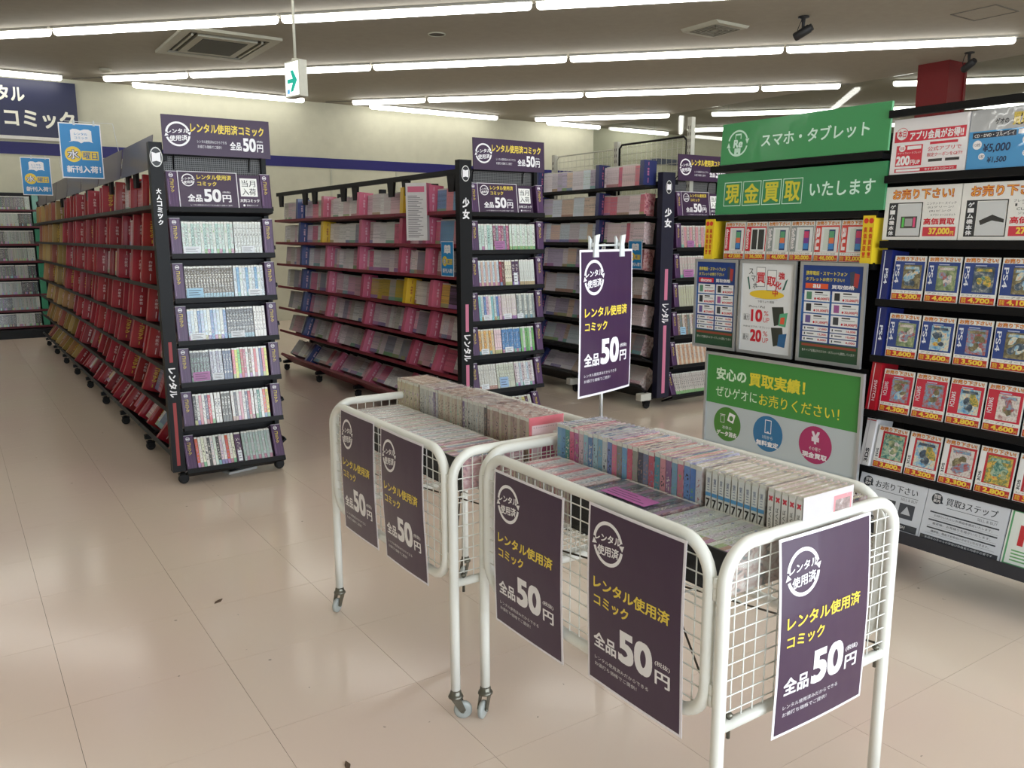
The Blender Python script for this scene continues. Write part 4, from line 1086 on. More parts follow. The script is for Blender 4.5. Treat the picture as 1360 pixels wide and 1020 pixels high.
# upright sets: spines face -x (rot z -90: local x runs towards -y)
BZ = 0.66
NR = (0, 0, -PI / 2)
def up_set(desc, x, y_far, n, th, cols, wrap=1, note=None, d=0.125, h=0.175, lean=0.0, ang=0.0, cat='comic set'):
    return comic_set('comic_set', desc, (x, y_far, BZ), (0, 0, -PI / 2 + ang), n, th, d, h, cols, bool(wrap), note, cat=cat)
def flat_set(desc, x, y_far, n, th, cols, d=0.085, h=0.175, note=None, ang=0.0, cols_same=True, edge=None):
    """comics lying with spines up, heads towards +x; stacked along -y"""
    t = thing('comic_set', desc, 'comic set', (x, y_far, BZ), (0, 0, -PI / 2 + ang))
    for i in range(n):
        # local: thickness along x, spine up: rotate so that -y (spine) -> +z and z (height) -> +y
        comic(t, (i * th, 0, d + random.uniform(-0.001, 0.001)), th, d, h, cols[i % len(cols)] if cols_same else cols[i * len(cols) // n], (-PI / 2, 0, 0))
    e = 0.0025; L_ = n * th; m = MB()
    if edge:
        m.box(0, L_, -0.005, -0.0005, -0.004, d + 0.001); m.build('backing_card', edge, t); m = MB()
    e = 0.006
    x0, x1, y0, y1, z1 = -0.002, L_ + 0.002, -e, h + e, d + 0.003
    k = 8
    for i in range(k):
        for j in range(k):
            def Q(a, b): return (x0 + (x1 - x0) * a / k, y0 + (y1 - y0) * b / k, z1 + 0.0015 * math.sin(a * 1.9 + b * 2.7) )
            m.quad([Q(i, j), Q(i + 1, j), Q(i + 1, j + 1), Q(i, j + 1)])
    for q in (((x0, y0), (x1, y0)), ((x1, y0), (x1, y1)), ((x0, y1), (x0, y0))): m.quad([(q[0][0], q[0][1], 0.001), (q[1][0], q[1][1], 0.001), (q[1][0], q[1][1], z1 - 0.002), (q[0][0], q[0][1], z1 - 0.002)])
    m.build('shrink_wrap', FILM, t)
    if note:
        u, v, w_, hh, col = note
        m = MB(); m.box(u, u + w_, v, v + hh, z1 + 0.002, z1 + 0.0028, col); m.build('paper_note', INK, t)
        m = MB()
        for q in range(3): m.box(u + 0.01, u + w_ * (0.9 - 0.15 * q), v + 0.012 + q * 0.012, v + 0.015 + q * 0.012, z1 + 0.0028, z1 + 0.003, S(90, 50, 90))
        m.build('note_print', INK, t)
    return t
# far wagon: back row upright, from its far end
c = G1
up_set('cream spined set standing at the far end of the far wagon', 1.345, 2.76, 10, 0.0165, c((206, 198, 170), (196, 188, 160)))
up_set('grey white spined set with one violet spine, second from far end of far wagon', 1.345, 2.585, 8, 0.0165, c((200, 202, 194), (190, 192, 186), (206, 206, 200), (196, 198, 190), (198, 200, 196), (206, 206, 206), (130, 116, 150), (200, 200, 206)))
up_set('cream and orange spined set in the middle of the far wagon', 1.345, 2.45, 10, 0.0155, c((206, 196, 176), (196, 176, 160), (206, 200, 186)))
up_set('white grey set with a violet and pink spine, far wagon', 1.345, 2.29, 9, 0.0165, c((130, 110, 150), (196, 196, 190), (190, 192, 188), (200, 200, 196), (190, 190, 186), (206, 206, 200), (196, 196, 190), (200, 196, 190), (96, 90, 90)))
s_ = up_set('set ending in a pink cover at the near end of the far wagon', 1.345, 2.137, 14, 0.0162, c((176, 150, 140), (190, 176, 160), (166, 140, 132)))
# its pink front cover, seen square on
p = Print(0.125, 0.175)
p.rect(0, 0, 1, 1, S(212, 110, 120), 0); p.rect(0.08, 0.14, 0.97, 1.0, S(236, 206, 212), 1)
for q in range(12): p.disc(0.14 + q * 0.07, 0.18, 0.0013, S(60, 40, 50), 2, 8)
p.text('1', 0.12, 0.32, 0.22, 0.52, S(70, 60, 66), 0.0, 2); p.text('ま', 0.68, 0.22, 0.95, 0.62, S(246, 244, 244), 0.06, 4)
p.poly([(0.20, 1.0), (0.30, 0.72), (0.42, 0.45), (0.55, 0.34), (0.68, 0.42), (0.80, 0.66), (0.93, 0.85), (0.95, 1.0)][::1], S(206, 112, 150), 2)
for q in range(5): p.poly([(0.36 + q * 0.08, 1.0), (0.38 + q * 0.08, 1.0), (0.5 + q * 0.03, 0.45), (0.495 + q * 0.03, 0.45)], S(176, 70, 120), 3)
p.build('front_cover', INKS, s_, (14 * 0.0162 - 0.0003, 0.0625, 0), (0, 0, PI / 2))
# far wagon: flat sets in front
EDGE = paint('black backing card', S(26, 27, 28), 0.4)
FL = [c((226, 222, 216), (214, 200, 204), (216, 228, 228)), c((224, 216, 214), (230, 200, 200), (212, 224, 218)), c((200, 220, 226), (222, 214, 224), (232, 226, 226)), c((226, 190, 206), (206, 130, 156), (230, 230, 230), (150, 180, 210))]
yy = 2.70
for i, n in enumerate((12, 13, 12, 13)):
    flat_set(('pale flat comic set at the far end of the far wagon front row', 'grey pink flat comic set, second in the far wagon front row', 'grey blue flat comic set, third in the far wagon front row', 'pink and blue flat comic set by the near end of far wagon')[i],
             1.115, yy, n, 0.0155, FL[i], 0.088, 0.205, edge=EDGE)
    yy -= n * 0.0155 + 0.008
flat_set('grey flat comic set behind the upright row, far wagon', 1.49, 2.25, 14, 0.0158, c((180, 180, 176), (150, 150, 150), (200, 196, 190)), 0.085, 0.09)

# near wagon: upright rows
bright = c((110, 160, 200), (96, 150, 196), (70, 140, 136), (206, 90, 130), (176, 80, 140), (206, 180, 190), (150, 190, 206), (90, 130, 180), (160, 196, 210), (120, 170, 200), (190, 200, 206), (110, 130, 190), (214, 120, 150), (130, 130, 126), (110, 160, 206), (206, 90, 120), (150, 150, 140), (60, 66, 90), (110, 120, 150), (190, 90, 110), (80, 150, 170), (214, 150, 160), (150, 110, 150), (130, 170, 200), (206, 130, 150), (110, 150, 210), (96, 140, 210), (210, 214, 220))
comic_set('comic_set', 'long set of blue and pink spines in the near wagon', (1.372, 1.812, BZ), NR, 28, 0.0195, 0.165, 0.176, bright, True, None)
sevens = comic_set('comic_set', 'white set with blue bands and a bold number on each spine', (1.372, 1.255, BZ), NR, 9, 0.0185, 0.165, 0.176, c((224, 224, 220)), True, None)
for i in range(9):
    p = Print(0.0165, 0.17)
    p.rect(0.03, 0.02, 0.97, 0.98, S(226, 228, 226), 0); p.rect(0.03, 0.29, 0.97, 0.34, S(90, 160, 214), 1); p.text('7', 0.18, 0.37, 0.86, 0.49, S(26, 26, 30), 0.03, 2)
    p.vtext('第三', 0.28, 0.08, 0.74, 0.27, S(90, 110, 150), 0.0, 2)
    p.build('spine_print', INK, sevens, (i * 0.0185 + 0.009, -0.0004, 0.002))
xs_ = comic_set('comic_set', 'white set with red marks whose last cover faces the near end', (1.372, 1.083, BZ), NR, 5, 0.0175, 0.165, 0.176, c((226, 224, 222)), True, None)
for i in range(5):
    p = Print(0.0155, 0.17); p.rect(0.03, 0.02, 0.97, 0.98, S(230, 228, 226), 0)
    p.text('×', 0.2, 0.07, 0.85, 0.14, S(214, 60, 80), 0.05, 1); p.vtext('ぼくたち', 0.3, 0.20, 0.72, 0.49, S(40, 40, 44), 0.02, 1)
    p.build('spine_print', INK, xs_, (i * 0.0175 + 0.0085, -0.0004, 0.002))
p = Print(0.165, 0.175); p.rect(0, 0, 1, 1, S(206, 202, 206), 0); p.rect(0.60, 0.08, 0.97, 0.97, S(214, 140, 150), 1)
p.disc(0.28, 0.66, 0.018, S(60, 60, 64), 1); p.disc(0.28, 0.66, 0.014, S(225, 225, 225), 2); p.rect(0.18, 0.50, 0.38, 0.60, S(50, 50, 54), 3)
p.build('front_cover', INKS, xs_, (5 * 0.0175, 0.0825, 0), (0, 0, PI / 2))
m = MB(); m.quad([(0, 0, 0), (0.05, 0, 0), (0.05, 0, 0.14), (0, 0, 0.14)]); 
m.build('cover_art', art('cover art grey', 5, [S(40, 36, 40), S(150, 130, 130), S(226, 220, 220)], 30), xs_, (5 * 0.0175 + 0.0009, 0.105, 0.012), (0, 0, PI / 2))
# near wagon: flat sets in front
flat_set('pink and white flat set with a black spined end, far corner of the near wagon', 1.195, 1.79, 17, 0.0155, c((206, 190, 190), (214, 130, 140), (206, 210, 214), (190, 200, 206)), 0.088, 0.165)
flat_set('black edged flat set under a purple note in the near wagon', 1.195, 1.515, 15, 0.0165, c((70, 84, 90), (120, 130, 136), (150, 130, 150), (96, 110, 120)), 0.088, 0.175, (0.05, 0.045, 0.15, 0.05, S(176, 96, 160)), edge=EDGE)
flat_set('pale green flat set at the near corner of the near wagon', 1.195, 1.255, 15, 0.0155, c((200, 206, 206), (206, 200, 214), (190, 200, 196), (214, 220, 214)), 0.088, 0.178, edge=EDGE)
up_set('olive toned set lying low in the far right corner of the near wagon', 1.545, 1.20, 9, 0.0175, c((120, 116, 90), (70, 90, 110), (60, 84, 120)), 1, None, 0.12, 0.115)

# posters on the wagons
def bow(a, ph=0.0): return lambda u, v: -a * math.sin(PI * (v * 1.2 + ph)) - a * 0.5 * math.sin(PI * u)
def poster(label, loc, rz, tilt, warp, wx=1.0):
    o = sign('sale_poster', label, 'poster', sale_poster(warp), 0.0008, INKG, S(236, 234, 236), loc, base=S(236, 232, 238), part='sheet')
    o.rotation_euler = (Matrix.Rotation(rz, 3, 'Z') @ Matrix.Rotation(tilt, 3, 'X')).to_euler()
    o.scale = (wx, 1, 1)
    return o
poster('purple 50 yen poster on the long side of the near wagon, farther of two', (1.130, 1.612, 0.335), -PI / 2, 0, bow(0.004))
poster('purple 50 yen poster on the long side of the near wagon, nearer of two', (1.130, 1.222, 0.352), -PI / 2, 0, bow(0.004, 0.1))
poster('purple 50 yen poster hanging on the short end of the near wagon', (1.422, 0.962, 0.355), 0, R(-1.5), bow(0.006))
poster('narrow looking purple 50 yen poster on the far wagon, farther of two', (1.052, 2.465, 0.362), -PI / 2, 0, bow(0.005), 0.9)
poster('purple 50 yen poster on the far wagon, nearer of two, bowed at its edge', (1.052, 2.140, 0.360), -PI / 2, 0, bow(0.006, 0.15), 0.93)
aa = math.atan2(0.077, 0.261)
t = thing('poster_stand', 'clear clip pole rising from the wagons, carrying a purple poster', 'stand', (1.586, 1.862, 0), (0, 0, aa))
m = MB(); m.tube([(0, 0.012, 0.40), (0, 0.012, 1.33)], 0.0055, 10); m.build('pole', paint('bright pole', S(200, 200, 198), 0.2, metal=0.7), t)
m = MB(); m.tube([(-0.07, 0.006, 1.325), (0.07, 0.006, 1.325)], 0.003, 8); m.build('crossbar', CLEARP, t)
for sx in (-1, 1):
    m = MB(); m.prism([(-0.012, -0.030), (0.012, -0.030), (0.009, 0.006), (0.016, 0.034), (-0.006, 0.030), (-0.009, 0.006)], -0.010, -0.004); m.prism([(-0.012, -0.030), (0.012, -0.030), (0.009, 0.006), (-0.016, 0.030)], 0.004, 0.010)
    m.tube([(-0.01, 0, 0.005), (0.01, 0, 0.005)], 0.006, 8)
    m.build('clip', CLEARP, t, (sx * 0.068, 0.0, 1.322))
o = sign('sale_poster', 'purple 50 yen poster clipped to the upright pole above the wagons', 'poster', sale_poster(lambda u, v: -0.006 * math.sin(PI * u) - 0.01 * v * (1 - v)), 0.0008, INKG, S(236, 234, 236), (1.586, 1.862, 0.893), (0, 0, aa), base=S(236, 232, 238), part='sheet')
o.scale = (0.93, 1, 1)

# blue Wednesday signs
def wed(label, loc, pole=True, rz=0.0, sc_=1.0, tilt=0):
    s_ = sign('arrival_sign', label, 'sign', wednesday_print(), 0.002, INK, S(230, 230, 230), loc, (tilt, 0, rz), base=WHITE, part='sheet')
    s_.scale = (sc_, 1, sc_)
    if pole:
        m = MB(); m.tube([(-0.08, 0.004, 0.34), (0.19, 0.004, 0.34), (0.24, 0.004, -0.03)], 0.0025, 6)
        m.build('wire_arm', CLEARP, s_)
        for x in (-0.03, 0.08):
            m = MB(); m.prism([(-0.006, 0.318), (0.006, 0.318), (0.004, 0.35), (-0.004, 0.35)], -0.006, 0.006); m.build('clip', CLEARP, s_, (x, 0, 0))
    return s_
wed('blue Wednesday sign hung over the leftmost rack, nearer of two', (0.76, 5.90, 1.712))
wed('blue Wednesday sign hung over the leftmost rack, farther of two', (0.745, 8.75, 1.725))
wed('small blue Wednesday sign on the third shelf of the pink-divider rack', (2.745, 4.84, 1.09), False, -PI / 2, 0.70)
wed('small blue Wednesday sign on the navy-post rack side, third shelf', (4.440, 4.88, 1.10), False, -PI / 2, 0.66)

# grey header boards above the red side
HB = paint('grey violet header board', S(80, 70, 80), 0.45, coat=0.15)
for i in range(7):
    m = MB(); m.prism([(0, 0), (0.025, 0.175), (0.029, 0.175), (0.004, 0)], 0, 0.86, None, 'x'); 
    y = 4.74 + i * 0.9
    o = m.build('header_board', HB, None, (0.925, y + 0.87, 1.70)); o.rotation_euler = (0, 0, -PI / 2)
    tag(o, 'blank grey violet header board, %s from the near post above the red cases' % ordw(i + 1), 'sign')
# white price-list box hung on the pink rack, dropped case, scraps
t = thing('list_box', 'white hanging box with a printed list, pink side, on the pink-divider rack', 'box', (2.69, 5.16, 1.325), (0, 0, -PI / 2 + R(42)))
m = MB(); m.box(-0.075, 0.075, 0, 0.05, 0, 0.385); m.build('box', paint('white list board', S(206, 202, 200), 0.4), t)
m = MB(); m.box(0.075, 0.079, 0.0, 0.09, 0.17, 0.385); m.build('side', paint('pink side card', S(190, 96, 122), 0.4), t)
p = Print(0.15, 0.385)
p.rect(0.1, 0.06, 0.9, 0.16, S(190, 96, 122), 1)
for q in range(24): p.rect(0.1, 0.22 + q * 0.031, 0.55 + 0.35 * ((q * 7) % 5) / 5, 0.232 + q * 0.031, S(110, 104, 108), 1)
p.build('printed_list', INK, t)
t = thing('dropped_case', 'flat white and grey case lying on the floor under the leftmost rack', 'case', (1.30, 4.82, 0), (0, 0, 0.25))
m = MB(); m.box(-0.09, 0.09, -0.06, 0.06, 0.002, 0.016); m.build('cover', paint('case white', S(190, 188, 184), 0.4), t)
m = MB(); m.box(-0.085, 0.092, -0.055, 0.055, 0.0165, 0.028); m.build('tray', BLACK, t, (0, 0.02, 0), (0, 0, 0.2))
for i, (x, y, r_) in enumerate(((0.72, 3.05, 0.4), (0.73, 1.85, 1.2))):
    m = MB(); m.prism([(-0.02, -0.004), (0.005, -0.008), (0.022, 0.004), (0.006, 0.007), (-0.01, 0.004)], 0.0005, 0.004, None, 'z')
    o = m.build('paper_scrap', paint('brown scrap', S(96, 76, 60), 0.8), None, (x, y, 0), (0, 0, r_)); tag(o, ('curled brown scrap on the open floor left of the wagons', 'small dark scrap on the floor near the frame bottom')[i], 'scrap')

# wire lattice panels behind the third rack
WW = paint('cream coated lattice', S(206, 204, 190), 0.45)
LX = 4.96
for i, (ya, yb, zt) in enumerate(((5.72, 6.60, 2.10), (4.86, 5.70, 2.13))):
    t = thing('lattice_panel', ('cream wire lattice panel standing behind the top row, farther one', 'cream wire lattice panel with a black top bar, nearer the navy post')[i], 'panel', (LX, (ya + yb) / 2, 1.60))
    h = zt - 1.60; w = (yb - ya) / 2
    m = MB(); m.tube([(0, -w + 0.02, 0.05), (0, -w + 0.02, h - 0.03), (0, -w + 0.05, h), (0, w - 0.05, h), (0, w - 0.02, h - 0.03), (0, w - 0.02, 0.05)], 0.006 if i == 0 else 0.009, 8); m.build('frame', WW if i == 0 else BLACK, t)
    m = MB()
    for q in range(1, 14): m.tube([(0, -w + 2 * w * q / 14, 0.03), (0, -w + 2 * w * q / 14, h)], 0.002, 5, cap=False)
    for q in range(9): m.tube([(0.003, -w + 0.02, 0.04 + q * 0.058), (0.003, w - 0.02, 0.04 + q * 0.058)], 0.002, 5, cap=False)
    m.build('wire_grid', WW, t)
for i, (y, zt) in enumerate(((6.62, 2.12), (5.71, 2.16), (4.835, 2.27))):
    t = thing('slotted_post', ('far slotted cream post of the lattice panels', 'middle slotted cream post between the lattice panels', 'near slotted cream post, tallest, at the end of the lattice')[i], 'post', (LX, y, 1.55))
    m = MB(); m.box(-0.02, 0.02, -0.022, 0.022, 0, zt - 1.55); m.build('column', WW, t)
    m = MB()
    for q in range(int((zt - 1.6) / 0.05)): m.box(-0.0215, -0.0205, -0.013, -0.006, 0.03 + q * 0.05, 0.055 + q * 0.05); m.box(-0.0215, -0.0205, 0.006, 0.013, 0.03 + q * 0.05, 0.055 + q * 0.05)
    m.build('slots', TRACK, t, kind='stuff')
p = Print(0.75, 0.085); p.rect(0, 0, 1, 1, S(40, 56, 96), 0)
sign('wall_board', 'distant dark blue board behind the cream wire lattice', 'sign', p, 0.02, loc=(13.0, Y1 - 0.04, 2.86), base=S(40, 56, 96)).scale = (1.2, 1, 1.4)

# ------------------------------------------------------------------ trade-in shelves on the right (they face -x)
RX = (0, 0, -PI / 2)
def lip_shelf(parent, y0, y1, x, z, depth=0.22, tilt=0.0, name='shelf', mat=None):
    m = MB(); m.prism([(0, 0.005), (0, -0.022), (0.006, -0.024), (depth, -0.020), (depth, -0.010), (0.008, -0.003), (0.006, 0.005)], 0, y1 - y0, None, 'x')
    return m.build(name, mat or BLACK, parent, (x, y1, z), (0, 0, -PI / 2))
def trade_shelf(label, y0, y1, lips, tall=1.83):
    t = thing('display_shelf', label, 'shelf', (0, 0, 0))
    for y in (y0 + 0.012, y1 - 0.012):
        m = MB(); m.box(3.40, 3.45, y - 0.012, y + 0.012, 0.1, tall); m.build('upright', BLACK, t)
        m = MB(); m.prism([(3.42, 0.12), (3.10, 0.30), (3.10, tall - 0.04), (3.42, tall - 0.04)][::1], y - 0.002, y + 0.002) if False else None
        m.prism([(3.06, 0.075), (3.50, 0.075), (3.50, 0.10), (3.45, 0.15), (3.06, 0.10)], y - 0.012, y + 0.012); f = m.build('foot', BLACK, t)
        caster(t, (3.36, y, 0.03))
    m = MB(); m.box(3.385, 3.40, y0, y1, 0.15, tall); m.build('back_panel', BLACK, t)
    for x, z, dp in lips: lip_shelf(t, y0 + 0.003, y1 - 0.003, x, z, dp)
    return t
TS = paint('dark grey shelf rail', S(48, 50, 58), 0.4)
LP = ((3.10, 1.825, 0.04), (3.10, 1.578, 0.29), (3.10, 1.326, 0.29), (3.10, 1.095, 0.29), (3.09, 0.868, 0.3), (3.07, 0.645, 0.31), (3.055, 0.413, 0.33))
s1 = trade_shelf('black trade-in shelf of priced game cards at the right edge', 1.07, 1.975, LP)
s2 = trade_shelf('black trade-in shelf under the two green phone boards', 1.985, 2.89, ((3.10, 1.675, 0.29), (3.10, 1.445, 0.29), (3.10, 1.238, 0.29), (3.12, 0.80, 0.27), (3.05, 0.30, 0.33)), 1.78)
m = MB(); m.prism([(3.00, 0.20), (2.985, 0.215), (2.985, 0.165), (3.0, 0.16), (3.36, 0.13), (3.36, 0.16), (3.0, 0.185)], 1.07, 1.975); m.build('bottom_shelf', TS, s1)

def stand(o, x, yc, z, tilt): o.location = (x, yc, z); o.rotation_euler = (Matrix.Rotation(-PI / 2, 3, 'Z') @ Matrix.Rotation(-tilt, 3, 'X')).to_euler(); return o
GRN = S(66, 150, 92)
SELL = 'お売り下さい!'
def sell_text(p, u0, v0, u1, v1, layer=2):
    """orange lettering with a dark red outline and a yellow core"""
    p.text(SELL, u0 - 0.006, v0 - 0.006, u1 + 0.006, v1 + 0.006, S(176, 50, 30), 0.07, layer); p.text(SELL, u0, v0, u1, v1, S(240, 170, 70), 0.018, layer + 1)
# green boards
p = Print(0.86, 0.187); p.rect(0, 0, 1, 1, GRN, 0)
w_ = WHITE; r_ = 0.058
p.arc(0.115, 0.5, 0.052, 0.060, 20, 165, S(206, 240, 222), 1); p.arc(0.115, 0.5, 0.052, 0.060, 200, 345, S(206, 240, 222), 1)
for a_ in (14, 194):
    cx, cy = 0.056 * math.cos(R(a_)), 0.056 * math.sin(R(a_)); sg_ = 1 if a_ < 90 else -1
    p.poly([(0.115 + (cx - 0.011) / p.w, 0.5 - cy / p.h - 0.02 * sg_), (0.115 + (cx + 0.011) / p.w, 0.5 - cy / p.h - 0.02 * sg_), (0.115 + cx / p.w, 0.5 - (cy - 0.020 * sg_) / p.h)], S(206, 240, 222), 1)
p.rect(0.095, 0.27, 0.137, 0.40, S(206, 240, 222), 1); p.rect(0.100, 0.31, 0.132, 0.40, GRN, 2)
p.rect(0.095, 0.62, 0.137, 0.78, S(206, 240, 222), 1); p.disc(0.116, 0.74, 0.004, GRN, 2)
p.text('Re', 0.085, 0.41, 0.148, 0.61, S(216, 246, 232), 0.05, 3, slant=0.02)
p.text('スマホ・タブレット', 0.275, 0.34, 0.90, 0.66, S(216, 246, 232), 0.022)
sg = sign('phone_board', 'upper green board reading smartphones and tablets', 'sign', p, 0.012, INKG, GRN, base=S(120, 190, 140)); stand(sg, 3.105, 2.40, 1.682, R(3))
p = Print(0.88, 0.19); p.rect(0, 0, 1, 1, S(58, 140, 90), 0)
for i, ch in enumerate('現金買取'):
    u = 0.055 + i * 0.128
    p.frame(u, 0.22, u + 0.118, 0.80, 0.003, S(216, 246, 232), 1); p.text(ch, u + 0.012, 0.28, u + 0.106, 0.74, S(214, 206, 60), 0.03)
p.text('いたします', 0.60, 0.34, 0.95, 0.66, S(216, 246, 232), 0.022)
sg = sign('phone_board', 'lower green board reading cash purchase in boxed yellow', 'sign', p, 0.012, INKG, GRN, base=S(58, 140, 90)); stand(sg, 3.105, 2.41, 1.452, R(3))
# yellow end cases of the phone row
YC = S(232, 200, 44)
for k, (y, lab) in enumerate(((2.895, 'left'), (2.045, 'right'))):
    t = thing('index_case', 'yellow case with red high-price lettering, %s end of the phone cards' % lab, 'divider')
    m = MB(); m.box(0, 0.055 if k == 0 else 0.05, 0, 0.11, 0, 0.192, YC); m.build('case', PLASTIC, t)
    p = Print(0.05, 0.19); 
    for u in (0.27, 0.73):
        p.disc(u, 0.10, 0.0105, S(214, 60, 40), 1); p.vtext('高価買取！', u - 0.15, 0.22, u + 0.15, 0.88, S(206, 70, 30), 0.03, 1)
    p.build('case_lettering', INK, t, (0.0265, 0, 0)); stand(t, 3.085, y, 1.239, R(2))
ARTS = [art('cover art %d' % i, i * 2.3 + 1, cs, sc2) for i, (cs, sc2) in enumerate((
    ([S(30, 34, 40), S(120, 110, 80), S(200, 190, 150)], 45), ([S(20, 26, 30), S(130, 150, 110), S(226, 210, 170)], 40), ([S(24, 24, 40), S(70, 90, 110), S(210, 206, 190)], 50),
    ([S(60, 40, 50), S(180, 90, 80), S(110, 160, 190), S(226, 206, 150)], 60), ([S(30, 60, 60), S(70, 130, 120), S(180, 200, 170), S(200, 120, 70)], 60),
    ([S(40, 80, 150), S(110, 170, 210), S(226, 220, 190), S(206, 90, 80)], 55), ([S(140, 30, 40), S(226, 220, 214), S(90, 70, 70)], 45), ([S(200, 90, 60), S(226, 190, 90), S(80, 110, 60), S(226, 226, 220)], 70)))]
CW, CH = 0.127, 0.172
def game_card(label, x, y_left, z, tilt, kind, price, title, ai, cat='price card'):
    p = Print(CW, CH)
    body = {'PS4': S(34, 62, 134), 'SWITCH': S(196, 30, 60), '3DS': S(190, 36, 50), 'docomo': S(200, 24, 50), 'SoftBank': S(140, 146, 148), 'au': S(206, 60, 56)}[kind]
    p.rect(0, 0, 1, 1, S(236, 234, 228), 0); sell_text(p, 0.05, 0.022, 0.95, 0.105)
    if kind in ('PS4', 'SWITCH'):
        p.rect(0.02, 0.12, 0.98, 0.775, body, 1); p.rot_text(kind, 0.06, 0.30 if kind == 'SWITCH' else 0.20, 0.19, 0.62, S(226, 230, 240), 0.02)
        p.rect(0.34, 0.165, 0.66, 0.185, S(180, 190, 220), 2)
        ar = (0.32, 0.20, 0.90, 0.74)
    elif kind == '3DS':
        p.rect(0.02, 0.12, 0.98, 0.775, body, 1); p.rect(0.02, 0.12, 0.17, 0.775, S(236, 236, 236), 2); p.rot_text_up('3DS', 0.05, 0.55, 0.13, 0.76, S(30, 30, 36), 0.03, 3)
        ar = (0.24, 0.17, 0.92, 0.76)
    else:
        p.rect(0.02, 0.12, 0.98, 0.775, body, 1); p.rot_text(kind, 0.05, 0.18, 0.20, 0.72, S(236, 230, 232), 0.03)
        p.rect(0.26, 0.16, 0.94, 0.77, S(226, 228, 228), 2)
        ar = None
        if kind == 'docomo' and ai == 1: ph = ((0.32, 0.20, 0.56, 0.73, S(40, 42, 46)), (0.62, 0.20, 0.88, 0.73, S(44, 46, 50)))
        else: ph = ((0.36, 0.20, 0.58, 0.72, S(206, 214, 206)), (0.56, 0.22, 0.82, 0.74, S(40, 60, 110)))
        for (a0, b0, a1, b1, c_) in ph: p.rect(a0, b0, a1, b1, c_, 3)
        if not (kind == 'docomo' and ai == 1):
            p.rect(0.59, 0.26, 0.79, 0.42, (S(90, 160, 120), S(206, 60, 110))[ai % 2], 4); p.rect(0.59, 0.42, 0.79, 0.56, (S(226, 120, 80), S(120, 60, 150))[ai % 2], 4); p.rect(0.59, 0.56, 0.79, 0.70, S(60, 130, 200), 4)
    p.text(title, 0.06, 0.79, 0.88, 0.835, S(60, 60, 66), 0.0, 2)
    p.rect(0.02, 0.85, 0.98, 0.99, S(190, 44, 40), 1); p.text('買取', 0.05, 0.87, 0.19, 0.975, S(240, 200, 60), 0.02, 2)
    p.text(price, 0.25, 0.862, 0.86, 0.98, S(244, 206, 70), 0.05, 2); p.text('円', 0.88, 0.92, 0.95, 0.972, S(244, 206, 70), 0.02, 2)
    t = sign('price_card', label, cat, p, 0.006, INKS, None, base=S(228, 226, 220), part='card')
    if ar:
        m = MB(); u0, v0, u1, v1 = ar
        x0, x1, z0, z1 = (u0 - .5) * CW, (u1 - .5) * CW, (1 - v1) * CH, (1 - v0) * CH
        m.quad([(x0, 0, z0), (x1, 0, z0), (x1, 0, z1), (x0, 0, z1)])
        rc = random.Random(ai * 17 + len(label)); wx, wz = x1 - x0, z1 - z0
        for q in range(6):
            cx, cz, rr = x0 + wx * rc.uniform(0.25, 0.75), z0 + wz * rc.uniform(0.2, 0.7), wx * rc.uniform(0.10, 0.22); st = rc.uniform(1.0, 1.8); an = rc.uniform(0, 3)
            pts = []
            for k_ in range(9):
                a_ = 2 * PI * k_ / 9; u_, w2 = rr * math.cos(a_) * rc.uniform(0.7, 1.1), rr * st * math.sin(a_) * rc.uniform(0.7, 1.1)
                pts.append((max(x0, min(x1, cx + u_ * math.cos(an) - w2 * math.sin(an))), -0.0002 * (q + 1), max(z0, min(z1, cz + u_ * math.sin(an) + w2 * math.cos(an)))))
            m.quad(pts, mi=1 + q % 2)
        m.quad([(x0 + wx * 0.1, -0.0016, z0 + wz * 0.82), (x1 - wx * 0.1, -0.0016, z0 + wz * 0.82), (x1 - wx * 0.14, -0.0016, z0 + wz * 0.93), (x0 + wx * 0.14, -0.0016, z0 + wz * 0.93)], mi=2)
        m.build('cover_picture', [ARTS[ai], ARTS[(ai + 2) % 8], ARTS[(ai + 5) % 8]], t, (0, -0.0017, 0))
    stand(t, x, y_left - CW / 2 - 0.003, z, tilt)
    return t
YS = [1.917, 1.780, 1.643, 1.506, 1.369, 1.232]
rows4 = [(3.112, 1.101, R(5), 'PS4', ['5,200', '4,600', '4,700', '4,100', '3,900'], [0, 1, 2, 0, 1], 'upper row of blue cards'),
         (3.104, 0.874, R(6), 'PS4', ['3,600', '3,600', '3,500', '3,500', '3,400'], [1, 5, 3, 0, 2], 'lower row of blue cards'),
         (3.088, 0.651, R(9), 'SWITCH', ['4,300', '4,200', '3,800', '4,600', '4,000'], [3, 3, 5, 6, 4], 'row of red cards'),
         (3.072, 0.419, R(12), '3DS', ['3,800', '3,200', '3,300', '2,800', '3,000'], [4, 5, 6, 7, 3], 'lowest card row')]
TIT = ['ファイナルファンタジー', 'コナンアウトキャスト', 'ファイヤーモデル', 'ニーアオートマタ', 'ダークソウル']
